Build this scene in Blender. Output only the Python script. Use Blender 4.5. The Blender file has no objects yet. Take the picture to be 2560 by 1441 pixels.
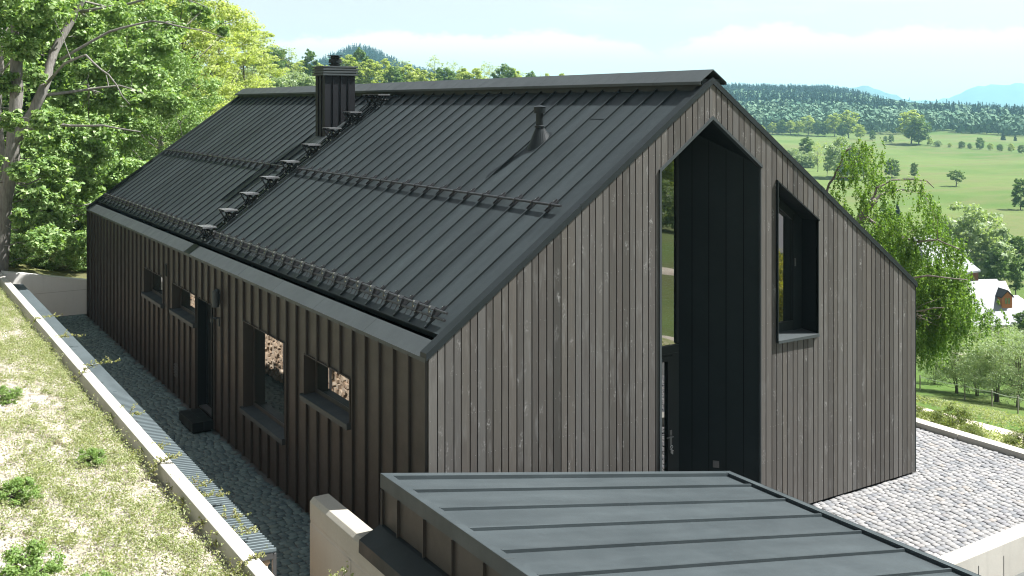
import bpy, math, random
import numpy as np
from mathutils import Vector, Matrix
R = math.radians
rng = np.random.default_rng(7)
random.seed(7)
S = bpy.context.scene
COL = S.collection

# ------------------------------------------------------------------ camera
CX, CY, CZ = -5.637, -10.638, 6.0
YAW = 32.627
FPX = 2579.9                      # focal length in pixels of the 2560 wide photo
HOR = 262.46                      # row of the horizon
cam = bpy.data.cameras.new('camera')
camo = bpy.data.objects.new('camera', cam)
COL.objects.link(camo)
camo.location = (CX, CY, CZ)
camo.rotation_euler = (R(90), 0, R(-YAW))
cam.sensor_width = 36
cam.lens = FPX / 2560 * 36
cam.shift_y = -(720.5 - HOR) / 2560
cam.clip_start = 0.1
cam.clip_end = 60000
S.camera = camo

# ------------------------------------------------------------------ light
SUNV = Vector((1.0, -0.45, 1.6)).normalized()
sun = bpy.data.lights.new('sun', 'SUN')
sun.energy = 5.0
sun.angle = R(0.55)
sun.color = (1.0, 0.985, 0.965)
suno = bpy.data.objects.new('sun', sun)
COL.objects.link(suno)
suno.rotation_euler = SUNV.to_track_quat('Z', 'Y').to_euler()
S.view_settings.view_transform = 'Standard'
S.view_settings.look = 'None'
S.view_settings.gamma = 1
S.view_settings.use_curve_mapping = False
S.view_settings.exposure = EXPOSURE = 1.6

w = bpy.data.worlds.new('World')
S.world = w
w.use_nodes = True
nt = w.node_tree
for n in list(nt.nodes): nt.nodes.remove(n)
def N(t, kind, **kw):
    n = t.nodes.new(kind)
    for k, v in kw.items():
        if k in ('operation', 'blend_type', 'data_type', 'sky_type', 'sun_disc', 'sun_elevation', 'sun_rotation', 'feature', 'distance',
                 'musgrave_type', 'noise_dimensions', 'voronoi_dimensions', 'wave_type', 'bands_direction', 'altitude', 'air_density',
                 'dust_density', 'ozone_density', 'interpolation_type', 'clamp', 'attribute_name', 'attribute_type', 'vector_type', 'wave_profile'):
            setattr(n, k, v)
        else:
            n.inputs[k].default_value = v
    return n
def LK(t, a, b): t.links.new(a, b)
sky = N(nt, 'ShaderNodeTexSky', sky_type='NISHITA', sun_disc=False, sun_elevation=math.asin(SUNV.z),
        sun_rotation=math.atan2(SUNV.x, SUNV.y), altitude=400, air_density=1.0, dust_density=0.7, ozone_density=1.0)
tc = N(nt, 'ShaderNodeTexCoord')
sep = N(nt, 'ShaderNodeSeparateXYZ'); LK(nt, tc.outputs['Generated'], sep.inputs[0])
# a low bank of cumulus along the horizon and a few wisps above it, all in direction space
def mapn(scl, loc, det, rough):
    mp = N(nt, 'ShaderNodeMapping'); mp.inputs['Scale'].default_value = scl; mp.inputs['Location'].default_value = loc; LK(nt, tc.outputs['Generated'], mp.inputs[0])
    n = N(nt, 'ShaderNodeTexNoise', Scale=1.0, Detail=det, Roughness=rough); LK(nt, mp.outputs[0], n.inputs['Vector']); return n.outputs['Fac']
def mth(op, a, b):
    n = N(nt, 'ShaderNodeMath', operation=op)
    for i, v in enumerate((a, b)):
        if isinstance(v, (int, float)): n.inputs[i].default_value = v
        else: LK(nt, v, n.inputs[i])
    return n.outputs[0]
def mr(src, a, b, c=0.0, d=1.0):
    n = N(nt, 'ShaderNodeMapRange', interpolation_type='SMOOTHSTEP')
    for i, v in enumerate((a, b, c, d)): n.inputs[i + 1].default_value = v
    LK(nt, src, n.inputs[0]); return n.outputs[0]
zz = sep.outputs['Z']
nl = mapn((6.5, 6.5, 0.0), (2.1, 0.7, 0.0), 3.0, 0.5); nh = mapn((34.0, 34.0, 60.0), (0.0, 3.0, 1.0), 5.0, 0.55)
top = mth('ADD', mth('MULTIPLY', mth('SUBTRACT', nl, 0.5), 0.075), mth('ADD', 0.072, mth('MULTIPLY', mth('SUBTRACT', nh, 0.5), 0.030)))
c1 = mr(mth('SUBTRACT', top, zz), 0.0, 0.009); c2 = mr(zz, 0.036, 0.066)
bank_ = mth('MULTIPLY', c1, c2)
wisp = mth('MULTIPLY', mth('MULTIPLY', mr(mapn((4.2, 4.2, 26.0), (0.4, 1.7, 0.12), 6.0, 0.5), 0.50, 0.68), mr(zz, 0.07, 0.10)), mth('MULTIPLY', mr(zz, 0.5, 0.12), 0.55))
m3 = N(nt, 'ShaderNodeMath', operation='MAXIMUM'); LK(nt, bank_, m3.inputs[0]); LK(nt, wisp, m3.inputs[1])
tint = N(nt, 'ShaderNodeMix', data_type='RGBA', blend_type='MULTIPLY'); tint.inputs[0].default_value = 1.0
tint.inputs[7].default_value = (1.0, 1.0, 0.975, 1)
hs = N(nt, 'ShaderNodeHueSaturation', Saturation=0.26); LK(nt, sky.outputs[0], hs.inputs['Color']); LK(nt, hs.outputs[0], tint.inputs[6])
el = N(nt, 'ShaderNodeMapRange', interpolation_type='SMOOTHSTEP'); el.inputs[1].default_value = -0.02; el.inputs[2].default_value = 0.45; el.inputs[3].default_value = 0.84; el.inputs[4].default_value = 1.12
LK(nt, sep.outputs['Z'], el.inputs[0])
vm = N(nt, 'ShaderNodeVectorMath', operation='SCALE'); LK(nt, tint.outputs[2], vm.inputs[0]); LK(nt, el.outputs[0], vm.inputs['Scale'])
cm = N(nt, 'ShaderNodeMix', data_type='RGBA'); cm.inputs[7].default_value = (6.6, 6.75, 6.75, 1)
LK(nt, m3.outputs[0], cm.inputs[0]); LK(nt, vm.outputs[0], cm.inputs[6])
bg = N(nt, 'ShaderNodeBackground', Strength=0.056); LK(nt, cm.outputs[2], bg.inputs[0])
wo = N(nt, 'ShaderNodeOutputWorld'); LK(nt, bg.outputs[0], wo.inputs[0])
S.cycles.max_bounces = 8
S.cycles.transparent_max_bounces = 12
S.cycles.volume_bounces = 1
S.cycles.use_denoising = True
S.cycles.filter_width = 1.1

# ------------------------------------------------------------------ helpers
AY = R(YAW)
DV = np.array([math.sin(AY), math.cos(AY)])
RV = np.array([math.cos(AY), -math.sin(AY)])
def at(px, D):
    """ground position seen in column px of the photograph at a depth of D metres"""
    q = np.array([CX, CY]) + DV * D + RV * ((px - 1280) / FPX * D)
    return float(q[0]), float(q[1])
def at3(px, py, D):
    x, y = at(px, D)
    return (x, y, CZ - (py - HOR) / FPX * D)
def props(o, label=None, cat=None, group=None, kind=None):
    if label: o['label'] = label
    if cat: o['category'] = cat
    if group: o['group'] = group
    if kind: o['kind'] = kind
    return o
def empty(name, loc=(0, 0, 0), rz=0.0, **kw):
    o = bpy.data.objects.new(name, None); COL.objects.link(o)
    o.location = loc; o.rotation_euler = (0, 0, rz); o.empty_display_size = 0.2
    return props(o, **kw)
class MB:
    def __init__(s): s.v = []; s.f = []
    def add(s, vs, fs):
        n = len(s.v); s.v.extend(tuple(float(c) for c in v) for v in vs); s.f.extend(tuple(i + n for i in f) for f in fs); return s
    def box(s, x0, x1, y0, y1, z0, z1):
        return s.add([(x0,y0,z0),(x1,y0,z0),(x1,y1,z0),(x0,y1,z0),(x0,y0,z1),(x1,y0,z1),(x1,y1,z1),(x0,y1,z1)],
                     [(3,2,1,0),(4,5,6,7),(0,1,5,4),(1,2,6,5),(2,3,7,6),(3,0,4,7)])
    def quad(s, a, b, c, d): return s.add([a, b, c, d], [(0, 1, 2, 3)])
    def prism(s, poly, a0, a1, axis='y'):
        """poly: 2D outline; extruded along axis from a0 to a1. axis y -> poly is (x,z); x -> (y,z); z -> (x,y)"""
        n = len(poly)
        mk = {'y': lambda p, a: (p[0], a, p[1]), 'x': lambda p, a: (a, p[0], p[1]), 'z': lambda p, a: (p[0], p[1], a)}[axis]
        vs = [mk(p, a0) for p in poly] + [mk(p, a1) for p in poly]
        fs = [tuple(range(n - 1, -1, -1)), tuple(range(n, 2 * n))] + [(i, (i + 1) % n, n + (i + 1) % n, n + i) for i in range(n)]
        return s.add(vs, fs)
    def tube(s, pts, rs, n=8, cap=True):
        pts = [Vector(p) for p in pts]
        if not hasattr(rs, '__len__'): rs = [rs] * len(pts)
        prev = None; base = len(s.v); vs = []
        for i, p in enumerate(pts):
            t = (pts[min(i + 1, len(pts) - 1)] - pts[max(i - 1, 0)])
            t = t.normalized() if t.length > 1e-9 else Vector((0, 0, 1))
            if prev is None:
                a = Vector((1, 0, 0)) if abs(t.x) < 0.8 else Vector((0, 1, 0))
                u = t.cross(a).normalized()
            else:
                u = (prev - t * prev.dot(t)).normalized()
            prev = u; v = t.cross(u)
            for k in range(n):
                an = 2 * math.pi * k / n
                vs.append(p + (u * math.cos(an) + v * math.sin(an)) * rs[i])
        fs = []
        for i in range(len(pts) - 1):
            for k in range(n):
                fs.append((i*n+k, i*n+(k+1) % n, (i+1)*n+(k+1) % n, (i+1)*n+k))
        if cap:
            fs.append(tuple(range(n - 1, -1, -1))); m = (len(pts) - 1) * n; fs.append(tuple(range(m, m + n)))
        return s.add(vs, fs)
    def lathe(s, prof, c=(0, 0, 0), n=20):
        """prof: list of (radius, z)"""
        vs = []; m = len(prof)
        for k in range(n):
            a = 2 * math.pi * k / n
            for r, z in prof: vs.append((c[0] + r*math.cos(a), c[1] + r*math.sin(a), c[2] + z))
        fs = [(k*m+i, ((k+1) % n)*m+i, ((k+1) % n)*m+i+1, k*m+i+1) for k in range(n) for i in range(m-1)]
        return s.add(vs, fs)
    def build(s, name, mat, parent=None, smooth=False, bevel=0, loc=None, **kw):
        me = bpy.data.meshes.new(name); me.from_pydata(s.v, [], s.f); me.update()
        if smooth: me.polygons.foreach_set('use_smooth', [True] * len(me.polygons))
        for m in (mat if isinstance(mat, (list, tuple)) else [mat]): me.materials.append(m)
        o = bpy.data.objects.new(name, me); COL.objects.link(o)
        if parent: o.parent = parent
        if loc: o.location = loc
        if bevel:
            b = o.modifiers.new('bevel', 'BEVEL'); b.width = bevel; b.segments = 2; b.limit_method = 'ANGLE'
        return props(o, **kw)
def npmesh(name, V, F, mat, parent=None, smooth=False, matidx=None, **kw):
    """V (n,3) float, F (m,k) int: fast mesh from arrays"""
    me = bpy.data.meshes.new(name); V = np.ascontiguousarray(V, dtype=np.float32); F = np.ascontiguousarray(F, dtype=np.int32)
    k = F.shape[1]
    me.vertices.add(len(V)); me.vertices.foreach_set('co', V.ravel())
    me.loops.add(F.size); me.loops.foreach_set('vertex_index', F.ravel())
    me.polygons.add(len(F)); me.polygons.foreach_set('loop_start', np.arange(0, F.size, k, dtype=np.int32))
    me.polygons.foreach_set('loop_total', np.full(len(F), k, dtype=np.int32))
    if smooth: me.polygons.foreach_set('use_smooth', np.ones(len(F), dtype=bool))
    for m in (mat if isinstance(mat, (list, tuple)) else [mat]): me.materials.append(m)
    if matidx is not None: me.polygons.foreach_set('material_index', np.asarray(matidx, dtype=np.int32))
    me.update(calc_edges=True); me.validate()
    o = bpy.data.objects.new(name, me); COL.objects.link(o)
    if parent: o.parent = parent
    return props(o, **kw)
def mesh_copy(o, parent=None, loc=None, rz=None, sc=None):
    c = o.copy(); COL.objects.link(c); c.parent = parent
    if loc is not None: c.location = loc
    if rz is not None: c.rotation_euler = (0, 0, rz)
    if sc is not None: c.scale = (sc, sc, sc) if not hasattr(sc, '__len__') else sc
    return c
def copy_thing(o, loc, rz=0.0, sc=1.0, **kw):
    c = mesh_copy(o, None, loc, rz, sc)
    for ch in o.children:
        k = ch.copy(); COL.objects.link(k); k.parent = c
        for g in ch.children:
            d = g.copy(); COL.objects.link(d); d.parent = k
    return props(c, **kw)

# ------------------------------------------------------------------ materials
def mat(name, base=(0.5, 0.5, 0.5), rough=0.6, metal=0.0, spec=0.5):
    m = bpy.data.materials.new(name); m.use_nodes = True
    t = m.node_tree; p = t.nodes['Principled BSDF']
    p.inputs['Base Color'].default_value = (*base, 1); p.inputs['Roughness'].default_value = rough
    p.inputs['Metallic'].default_value = metal; p.inputs['Specular IOR Level'].default_value = spec
    return m, t, p
def noise(t, scale, detail=3.0, rough=0.55, vec=None, sc3=None, coord='Object'):
    n = N(t, 'ShaderNodeTexNoise', Scale=scale, Detail=detail, Roughness=rough)
    tc = N(t, 'ShaderNodeTexCoord'); src = tc.outputs[coord]
    if sc3:
        m = N(t, 'ShaderNodeMapping'); m.inputs['Scale'].default_value = sc3; LK(t, src, m.inputs[0]); src = m.outputs[0]
    LK(t, src, n.inputs['Vector']); return n.outputs['Fac']
def ramp(t, fac, stops):
    r = t.nodes.new('ShaderNodeValToRGB'); e = r.color_ramp.elements
    while len(e) < len(stops): e.new(0.5)
    for i, (p, c) in enumerate(stops):
        e[i].position = p; e[i].color = (*c, 1) if len(c) == 3 else c
    LK(t, fac, r.inputs[0]); return r.outputs[0]
def mixc(t, fac, a, b, mode='MIX'):
    n = N(t, 'ShaderNodeMix', data_type='RGBA', blend_type=mode)
    if isinstance(fac, (int, float)): n.inputs[0].default_value = fac
    else: LK(t, fac, n.inputs[0])
    for i, c in ((6, a), (7, b)):
        if isinstance(c, (tuple, list)): n.inputs[i].default_value = (*c, 1)
        else: LK(t, c, n.inputs[i])
    return n.outputs[2]
def mrange(t, src, a, b, c, d, smooth=False):
    n = N(t, 'ShaderNodeMapRange'); 
    if smooth: n.interpolation_type = 'SMOOTHSTEP'
    for i, v in enumerate((a, b, c, d)): n.inputs[i + 1].default_value = v
    LK(t, src, n.inputs[0]); return n.outputs[0]
def bump(t, p, h, strength, dist=0.01):
    b = N(t, 'ShaderNodeBump', Strength=strength, Distance=dist); LK(t, h, b.inputs['Height']); LK(t, b.outputs[0], p.inputs['Normal'])
def island(t): return t.nodes.new('ShaderNodeNewGeometry').outputs['Random Per Island']

def metal_paint(name, c1, c2, rough=0.5, grain=0.35, big=0.6, spec=0.17, streak=None):
    m, t, p = mat(name, c1, rough, 0.0, spec)
    g = noise(t, 260.0, 2.0, 0.6)
    b = noise(t, 1.3, 4.0, 0.6)
    col = mixc(t, mrange(t, b, 0.3, 0.7, 0, 1), c1, c2)
    if streak:
        st = noise(t, 1.0, 5.0, 0.6, sc3=streak); fine = noise(t, 7.0, 4.0, 0.7)
        col = mixc(t, mrange(t, st, 0.42, 0.75, 0, 0.55), col, tuple(c*1.45 for c in c2))
        col = mixc(t, mrange(t, fine, 0.60, 0.78, 0, 0.35), col, tuple(c*1.7 for c in c2))
        col = mixc(t, 1.0, col, ramp(t, island(t), [(0.0, (0.86, 0.86, 0.86)), (0.5, (1.0, 1.0, 1.0)), (1.0, (1.12, 1.12, 1.12))]), 'MULTIPLY')
    sp = mixc(t, mrange(t, g, 0.35, 0.65, 0.0, 1.0), (0.72, 0.72, 0.72), (1.28, 1.28, 1.28))
    LK(t, mixc(t, grain, col, mixc(t, 1.0, col, sp, 'MULTIPLY')), p.inputs['Base Color'])
    LK(t, mrange(t, noise(t, 3.0, 5.0, 0.65), 0.3, 0.7, rough - 0.07, rough + 0.09), p.inputs['Roughness'])
    h = N(t, 'ShaderNodeMath', operation='ADD'); LK(t, g, h.inputs[0])
    hb = N(t, 'ShaderNodeMath', operation='MULTIPLY'); LK(t, noise(t, big * 4, 2.0), hb.inputs[0]); hb.inputs[1].default_value = 3.0
    LK(t, hb.outputs[0], h.inputs[1])
    bump(t, p, h.outputs[0], 0.35, 0.0022)
    return m
M_ROOF = metal_paint('anthracite roof metal', (0.022, 0.028, 0.030), (0.028, 0.035, 0.037), 0.46, streak=(0.5, 5.0, 0.5))
M_EDGE = metal_paint('anthracite edge metal', (0.042, 0.049, 0.051), (0.050, 0.058, 0.060), 0.48)
M_WALL = metal_paint('dark brown wall metal', (0.037, 0.033, 0.029), (0.044, 0.039, 0.035), 0.46)
M_DARK = metal_paint('dark trim metal', (0.010, 0.013, 0.014), (0.013, 0.017, 0.018), 0.42)
M_PANEL = metal_paint('dark panel metal', (0.013, 0.017, 0.018), (0.017, 0.021, 0.023), 0.5)
M_GARAGE = metal_paint('garage roof metal', (0.033, 0.041, 0.044), (0.040, 0.049, 0.052), 0.46, 0.3, streak=(0.6, 3.0, 0.6))
M_GUARD, _, _ = mat('snow guard metal', (0.035, 0.036, 0.038), 0.38, 0.3)
M_BOLT, _, _ = mat('bolt steel', (0.55, 0.55, 0.55), 0.3, 0.9)
M_TREAD, t_, p_ = mat('ladder tread metal', (0.15, 0.155, 0.16), 0.4, 0.4)
M_STEEL, _, _ = mat('steel profile', (0.12, 0.12, 0.12), 0.45, 0.5)
# timber
def timber():
    m, t, p = mat('weathered grey brown timber', (0.2, 0.18, 0.16), 0.75, 0, 0.3)
    isl = island(t)
    base = ramp(t, isl, [(0.0, (0.032, 0.030, 0.027)), (0.2, (0.074, 0.067, 0.059)), (0.4, (0.047, 0.043, 0.039)), (0.6, (0.092, 0.087, 0.080)), (0.8, (0.054, 0.048, 0.043)), (1.0, (0.078, 0.075, 0.071))])
    ofs = N(t, 'ShaderNodeVectorMath', operation='ADD'); tc = N(t, 'ShaderNodeTexCoord'); LK(t, tc.outputs['Object'], ofs.inputs[0])
    cx = N(t, 'ShaderNodeCombineXYZ'); ms = N(t, 'ShaderNodeMath', operation='MULTIPLY'); LK(t, isl, ms.inputs[0]); ms.inputs[1].default_value = 37.0
    LK(t, ms.outputs[0], cx.inputs[2]); LK(t, ms.outputs[0], cx.inputs[0]); LK(t, cx.outputs[0], ofs.inputs[1])
    def nn(scale, sc3, d=5.0, r=0.6):
        mp = N(t, 'ShaderNodeMapping'); mp.inputs['Scale'].default_value = sc3; LK(t, ofs.outputs[0], mp.inputs[0])
        n = N(t, 'ShaderNodeTexNoise', Scale=scale, Detail=d, Roughness=r); LK(t, mp.outputs[0], n.inputs['Vector']); return n.outputs['Fac']
    grain = nn(9.0, (9.0, 1.0, 0.5))
    c = mixc(t, mrange(t, grain, 0.3, 0.7, 0.0, 0.75), base, mixc(t, 1.0, base, (1.35, 1.33, 1.30), 'MULTIPLY'))
    blot = nn(2.2, (4.0, 1.0, 0.8), 4.0)
    c = mixc(t, mrange(t, blot, 0.56, 0.78, 0.0, 0.50), c, (0.165, 0.163, 0.157))
    dark = nn(1.6, (3.0, 1.0, 0.45), 3.0)
    c = mixc(t, mrange(t, dark, 0.58, 0.75, 0.0, 0.6), c, (0.045, 0.039, 0.036))
    # knots and screw heads
    v = N(t, 'ShaderNodeTexVoronoi', Scale=1.0); mp = N(t, 'ShaderNodeMapping'); mp.inputs['Scale'].default_value = (6.0, 1.0, 2.6)
    LK(t, ofs.outputs[0], mp.inputs[0]); LK(t, mp.outputs[0], v.inputs['Vector'])
    sm = nn(26.0, (1.6, 1.0, 1.0), 5.0, 0.7); kn = N(t, 'ShaderNodeMath', operation='MULTIPLY')
    LK(t, mrange(t, v.outputs['Distance'], 0.03, 0.30, 0.75, 0.0), kn.inputs[0]); LK(t, mrange(t, sm, 0.50, 0.62, 0.0, 1.0), kn.inputs[1])
    c = mixc(t, kn.outputs[0], c, (0.30, 0.295, 0.285))
    LK(t, c, p.inputs['Base Color'])
    LK(t, mrange(t, grain, 0.2, 0.8, 0.6, 0.85), p.inputs['Roughness'])
    bump(t, p, grain, 0.25, 0.003)
    return m
M_TIMBER = timber()
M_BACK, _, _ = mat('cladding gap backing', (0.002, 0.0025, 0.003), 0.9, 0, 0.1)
M_SPLAY = metal_paint('black panel metal', (0.008, 0.012, 0.013), (0.010, 0.015, 0.016), 0.6, spec=0.15)
M_CHIM = metal_paint('chimney metal', (0.010, 0.011, 0.013), (0.014, 0.015, 0.017), 0.5)
def glass():
    m, t, p = mat('window glass', (0.010, 0.014, 0.014), 0.015, 0.0, 0.5)
    p.inputs['IOR'].default_value = 2.8
    bump(t, p, noise(t, 2.2, 1.0), 0.10, 0.004)
    return m
M_GLASS = glass()
def concrete(name, a, b, c):
    m, t, p = mat(name, a, 0.85, 0, 0.3)
    n1 = noise(t, 0.9, 6.0, 0.62); n2 = noise(t, 30.0, 4.0, 0.7)
    col = mixc(t, mrange(t, n1, 0.35, 0.68, 0, 1), a, b)
    col = mixc(t, mrange(t, n2, 0.55, 0.75, 0, 0.4), col, c)
    v = N(t, 'ShaderNodeTexVoronoi', Scale=13.0); tc = N(t, 'ShaderNodeTexCoord'); LK(t, tc.outputs['Object'], v.inputs['Vector'])
    pore = mrange(t, v.outputs['Distance'], 0.03, 0.10, 1.0, 0.0)
    gate = mrange(t, noise(t, 2.4, 3.0), 0.5, 0.6, 0.0, 1.0)
    mm = N(t, 'ShaderNodeMath', operation='MULTIPLY'); LK(t, pore, mm.inputs[0]); LK(t, gate, mm.inputs[1])
    col = mixc(t, mm.outputs[0], col, tuple(x * 0.45 for x in a))
    st = noise(t, 3.0, 4.0, 0.6, sc3=(3.0, 3.0, 0.35))
    col = mixc(t, mrange(t, st, 0.55, 0.8, 0, 0.35), col, tuple(x * 0.7 for x in a))
    LK(t, col, p.inputs['Base Color'])
    bump(t, p, n2, 0.3, 0.003)
    return m
M_CONC = concrete('pale cast concrete', (0.44, 0.42, 0.37), (0.34, 0.325, 0.285), (0.50, 0.485, 0.44))
M_CONC_LIT = concrete('sunlit-toned cast concrete', (0.66, 0.64, 0.60), (0.60, 0.585, 0.545), (0.72, 0.71, 0.68))  # same concrete made paler, so the sunlit look sits in the colour
M_CONC_SHADE = concrete('shade-toned cast concrete', (0.33, 0.31, 0.265), (0.27, 0.255, 0.215), (0.40, 0.38, 0.33))  # shade and warm bank bounce on the wall face put into this colour
def stones(k, nm):
    m, t, p = mat(nm, (0.4, 0.4, 0.4), 0.72, 0, 0.4)
    isl = island(t)
    base = ramp(t, isl, [(0.0, (0.27, 0.28, 0.29)), (0.25, (0.36, 0.36, 0.355)), (0.5, (0.44, 0.43, 0.41)), (0.75, (0.50, 0.485, 0.46)), (0.9, (0.33, 0.33, 0.34)), (1.0, (0.47, 0.43, 0.38))])
    n = noise(t, 55.0, 4.0, 0.7); b = noise(t, 0.8, 4.0, 0.6)
    c = mixc(t, mrange(t, n, 0.4, 0.75, 0.0, 0.7), base, mixc(t, 1.0, base, (0.55, 0.56, 0.58), 'MULTIPLY'))
    c = mixc(t, mrange(t, b, 0.42, 0.7, 0.0, 0.4), c, mixc(t, 1.0, c, (0.7, 0.71, 0.72), 'MULTIPLY'))
    c = mixc(t, 1.0, c, k, 'MULTIPLY')
    LK(t, c, p.inputs['Base Color']); bump(t, p, n, 0.5, 0.004)
    return m
M_SETTS = stones((0.50, 0.50, 0.51), 'granite setts'); M_SETTS_SHADE = stones((0.29, 0.43, 0.45), 'shade-tinted teal setts')  # second copy of the setts carries the passage shade in its teal tone
def soil(name, a, b, c, s1=3.0, s2=40.0, bs=0.02):
    m, t, p = mat(name, a, 0.95, 0, 0.15)
    n1 = noise(t, s1, 6.0, 0.65); n2 = noise(t, s2, 5.0, 0.7)
    col = mixc(t, mrange(t, n1, 0.4, 0.62, 0, 1), a, b)
    col = mixc(t, mrange(t, n2, 0.5, 0.72, 0, 0.85), col, c)
    LK(t, col, p.inputs['Base Color']); bump(t, p, n2, 0.9, bs)
    return m
M_JOINT = soil('sandy joint grit', (0.10, 0.105, 0.10), (0.13, 0.13, 0.125), (0.06, 0.065, 0.065), 2.0, 60.0, 0.004)
M_BANK = soil('dry straw mulch', (0.27, 0.25, 0.20), (0.40, 0.375, 0.33), (0.14, 0.125, 0.085), 4.0, 30.0, 0.03)
M_PATH = soil('sandy track', (0.40, 0.35, 0.28), (0.46, 0.41, 0.34), (0.28, 0.24, 0.18), 1.2, 14.0, 0.02)
def leaf(name, cols, trans=0.45, rough=0.5, tcol=None, spec=0.3):
    m, t, p = mat(name, cols[0], rough, 0, spec)
    isl = island(t)
    n = len(cols); c = ramp(t, isl, [(i / (n - 1), cols[i]) for i in range(n)])
    LK(t, c, p.inputs['Base Color'])
    tr = N(t, 'ShaderNodeBsdfTranslucent'); LK(t, mixc(t, 1.0, c, tcol or (1.35, 1.45, 0.55), 'MULTIPLY'), tr.inputs[0])
    ms = N(t, 'ShaderNodeMixShader'); ms.inputs[0].default_value = trans
    LK(t, p.outputs[0], ms.inputs[1]); LK(t, tr.outputs[0], ms.inputs[2])
    LK(t, ms.outputs[0], t.nodes['Material Output'].inputs[0])
    return m
L_MAPLE = leaf('maple leaves', [(0.10, 0.185, 0.05), (0.18, 0.29, 0.09), (0.33, 0.43, 0.20), (0.13, 0.22, 0.06)], 0.32)
L_DEEP = leaf('deep green leaves', [(0.035, 0.085, 0.025), (0.06, 0.125, 0.035), (0.14, 0.23, 0.07)], 0.28)
L_ASH = leaf('pale spring leaves', [(0.27, 0.33, 0.12), (0.35, 0.40, 0.16), (0.44, 0.47, 0.23), (0.22, 0.28, 0.09)], 0.5)
L_BIRCH = leaf('birch leaves', [(0.075, 0.155, 0.025), (0.13, 0.22, 0.04), (0.20, 0.30, 0.065), (0.05, 0.11, 0.018)], 0.4)
L_WILLOW = leaf('silver willow leaves', [(0.24, 0.31, 0.17), (0.31, 0.38, 0.23), (0.19, 0.26, 0.13), (0.40, 0.46, 0.31)], 0.35)
L_FIELD = leaf('field tree leaves', [(0.07, 0.13, 0.03), (0.10, 0.17, 0.04), (0.145, 0.215, 0.055)], 0.35)
L_YELLOW = leaf('yellow green leaves', [(0.24, 0.31, 0.08), (0.31, 0.37, 0.10), (0.38, 0.42, 0.14)], 0.4)
L_CON = leaf('conifer needles', [(0.018, 0.042, 0.020), (0.026, 0.055, 0.026), (0.036, 0.068, 0.030)], 0.1, 0.7)
L_WEED = leaf('bank weeds', [(0.20, 0.245, 0.10), (0.27, 0.30, 0.15), (0.34, 0.35, 0.20), (0.15, 0.20, 0.065), (0.42, 0.39, 0.27)], 0.4)
L_LUSH = leaf('lush weeds', [(0.15, 0.25, 0.07), (0.21, 0.31, 0.10), (0.17, 0.24, 0.07)], 0.4)
L_STRAW = leaf('straw', [(0.44, 0.40, 0.32), (0.55, 0.51, 0.43), (0.33, 0.28, 0.20), (0.62, 0.59, 0.52)], 0.2, 0.7, (1, 1, 1))
def bark(name, a, b):
    m, t, p = mat(name, a, 0.9, 0, 0.2)
    n = noise(t, 6.0, 6.0, 0.7, sc3=(4, 4, 0.8)); LK(t, mixc(t, mrange(t, n, 0.35, 0.65, 0, 1), a, b), p.inputs['Base Color']); bump(t, p, n, 0.8, 0.02)
    return m
B_GREY = bark('grey maple bark', (0.24, 0.225, 0.205), (0.13, 0.12, 0.11))
B_DARK = bark('dark bark', (0.07, 0.06, 0.05), (0.11, 0.095, 0.08))
B_BIRCH = bark('birch bark', (0.22, 0.19, 0.17), (0.07, 0.055, 0.05))
B_PALE = bark('pale limb bark', (0.50, 0.46, 0.42), (0.28, 0.24, 0.21))
# ================================================================== HOUSE
W, L, H, RT = 8.95, 20.41, 3.08, 6.32
SL = (RT - H) / (W / 2)
XM = W / 2
def zr(x): return H + SL * (x if x < XM else W - x)
house = empty('house', (XM, 0, 0), label='long dark metal and timber house with a steep standing seam roof', cat='house')
HO = Vector((-XM, 0, 0))
def hb(mb, name, m, parent=None, **kw):
    """build a part in world coordinates under the house"""
    o = mb.build(name, m, parent or house, **kw)
    if parent is None: o.location = HO
    return o
# ---- left and right metal walls with holes
HOLES = [(11.97, 13.65, 1.73, 2.30), (9.50, 11.20, 1.76, 2.30), (8.40, 9.33, 0.22, 2.29), (4.60, 6.58, 0.86, 2.32), (2.15, 3.79, 1.74, 2.33)]
def wall_with_holes(mb, x, y0, y1, z0, z1, holes, flip):
    ys = sorted({y0, y1} | {h[0] for h in holes} | {h[1] for h in holes}); zs = sorted({z0, z1} | {h[2] for h in holes} | {h[3] for h in holes})
    for a, b in zip(ys, ys[1:]):
        for c, d in zip(zs, zs[1:]):
            ym, zm = (a + b) / 2, (c + d) / 2
            if any(h[0] < ym < h[1] and h[2] < zm < h[3] for h in holes): continue
            q = [(x, a, c), (x, b, c), (x, b, d), (x, a, d)]
            mb.quad(*(q if flip else q[::-1]))
def ribs(mb, x, sx, y0, y1, z0, z1, holes, first, pitch, depth=0.038, wd=0.013):
    y = first
    while y < y1 - 0.03:
        if y > y0 + 0.03:
            segs = [(z0, z1)]
            for h in holes:
                if h[0] - 0.035 < y < h[1] + 0.035:
                    ns = []
                    for a, b in segs:
                        if h[2] - 0.05 > a: ns.append((a, min(b, h[2] - 0.05)))
                        if h[3] + 0.0 < b: ns.append((max(a, h[3] + 0.0), b))
                    segs = ns
            for a, b in segs:
                xs = sorted((x, x + sx * depth)); mb.box(xs[0], xs[1], y - wd/2, y + wd/2, a, b)
                xs = sorted((x + sx * (depth - 0.008), x + sx * (depth + 0.002))); mb.box(xs[0], xs[1], y + wd/2, y + wd/2 + 0.012, a + 0.001, b - 0.001)
        y += pitch
mb = MB()
wall_with_holes(mb, 0.0, 0.0, L, 0.03, H - 0.02, HOLES, False)
ribs(mb, 0.0, -1, 0.0, L, 0.03, H - 0.055, HOLES, 0.41, 0.4125)
mb.box(-0.034, 0.012, -0.012, 0.012, 0.03, H - 0.03)          # corner profile
mb.box(-0.034, 0.012, L - 0.02, L + 0.012, 0.03, H - 0.03)
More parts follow.
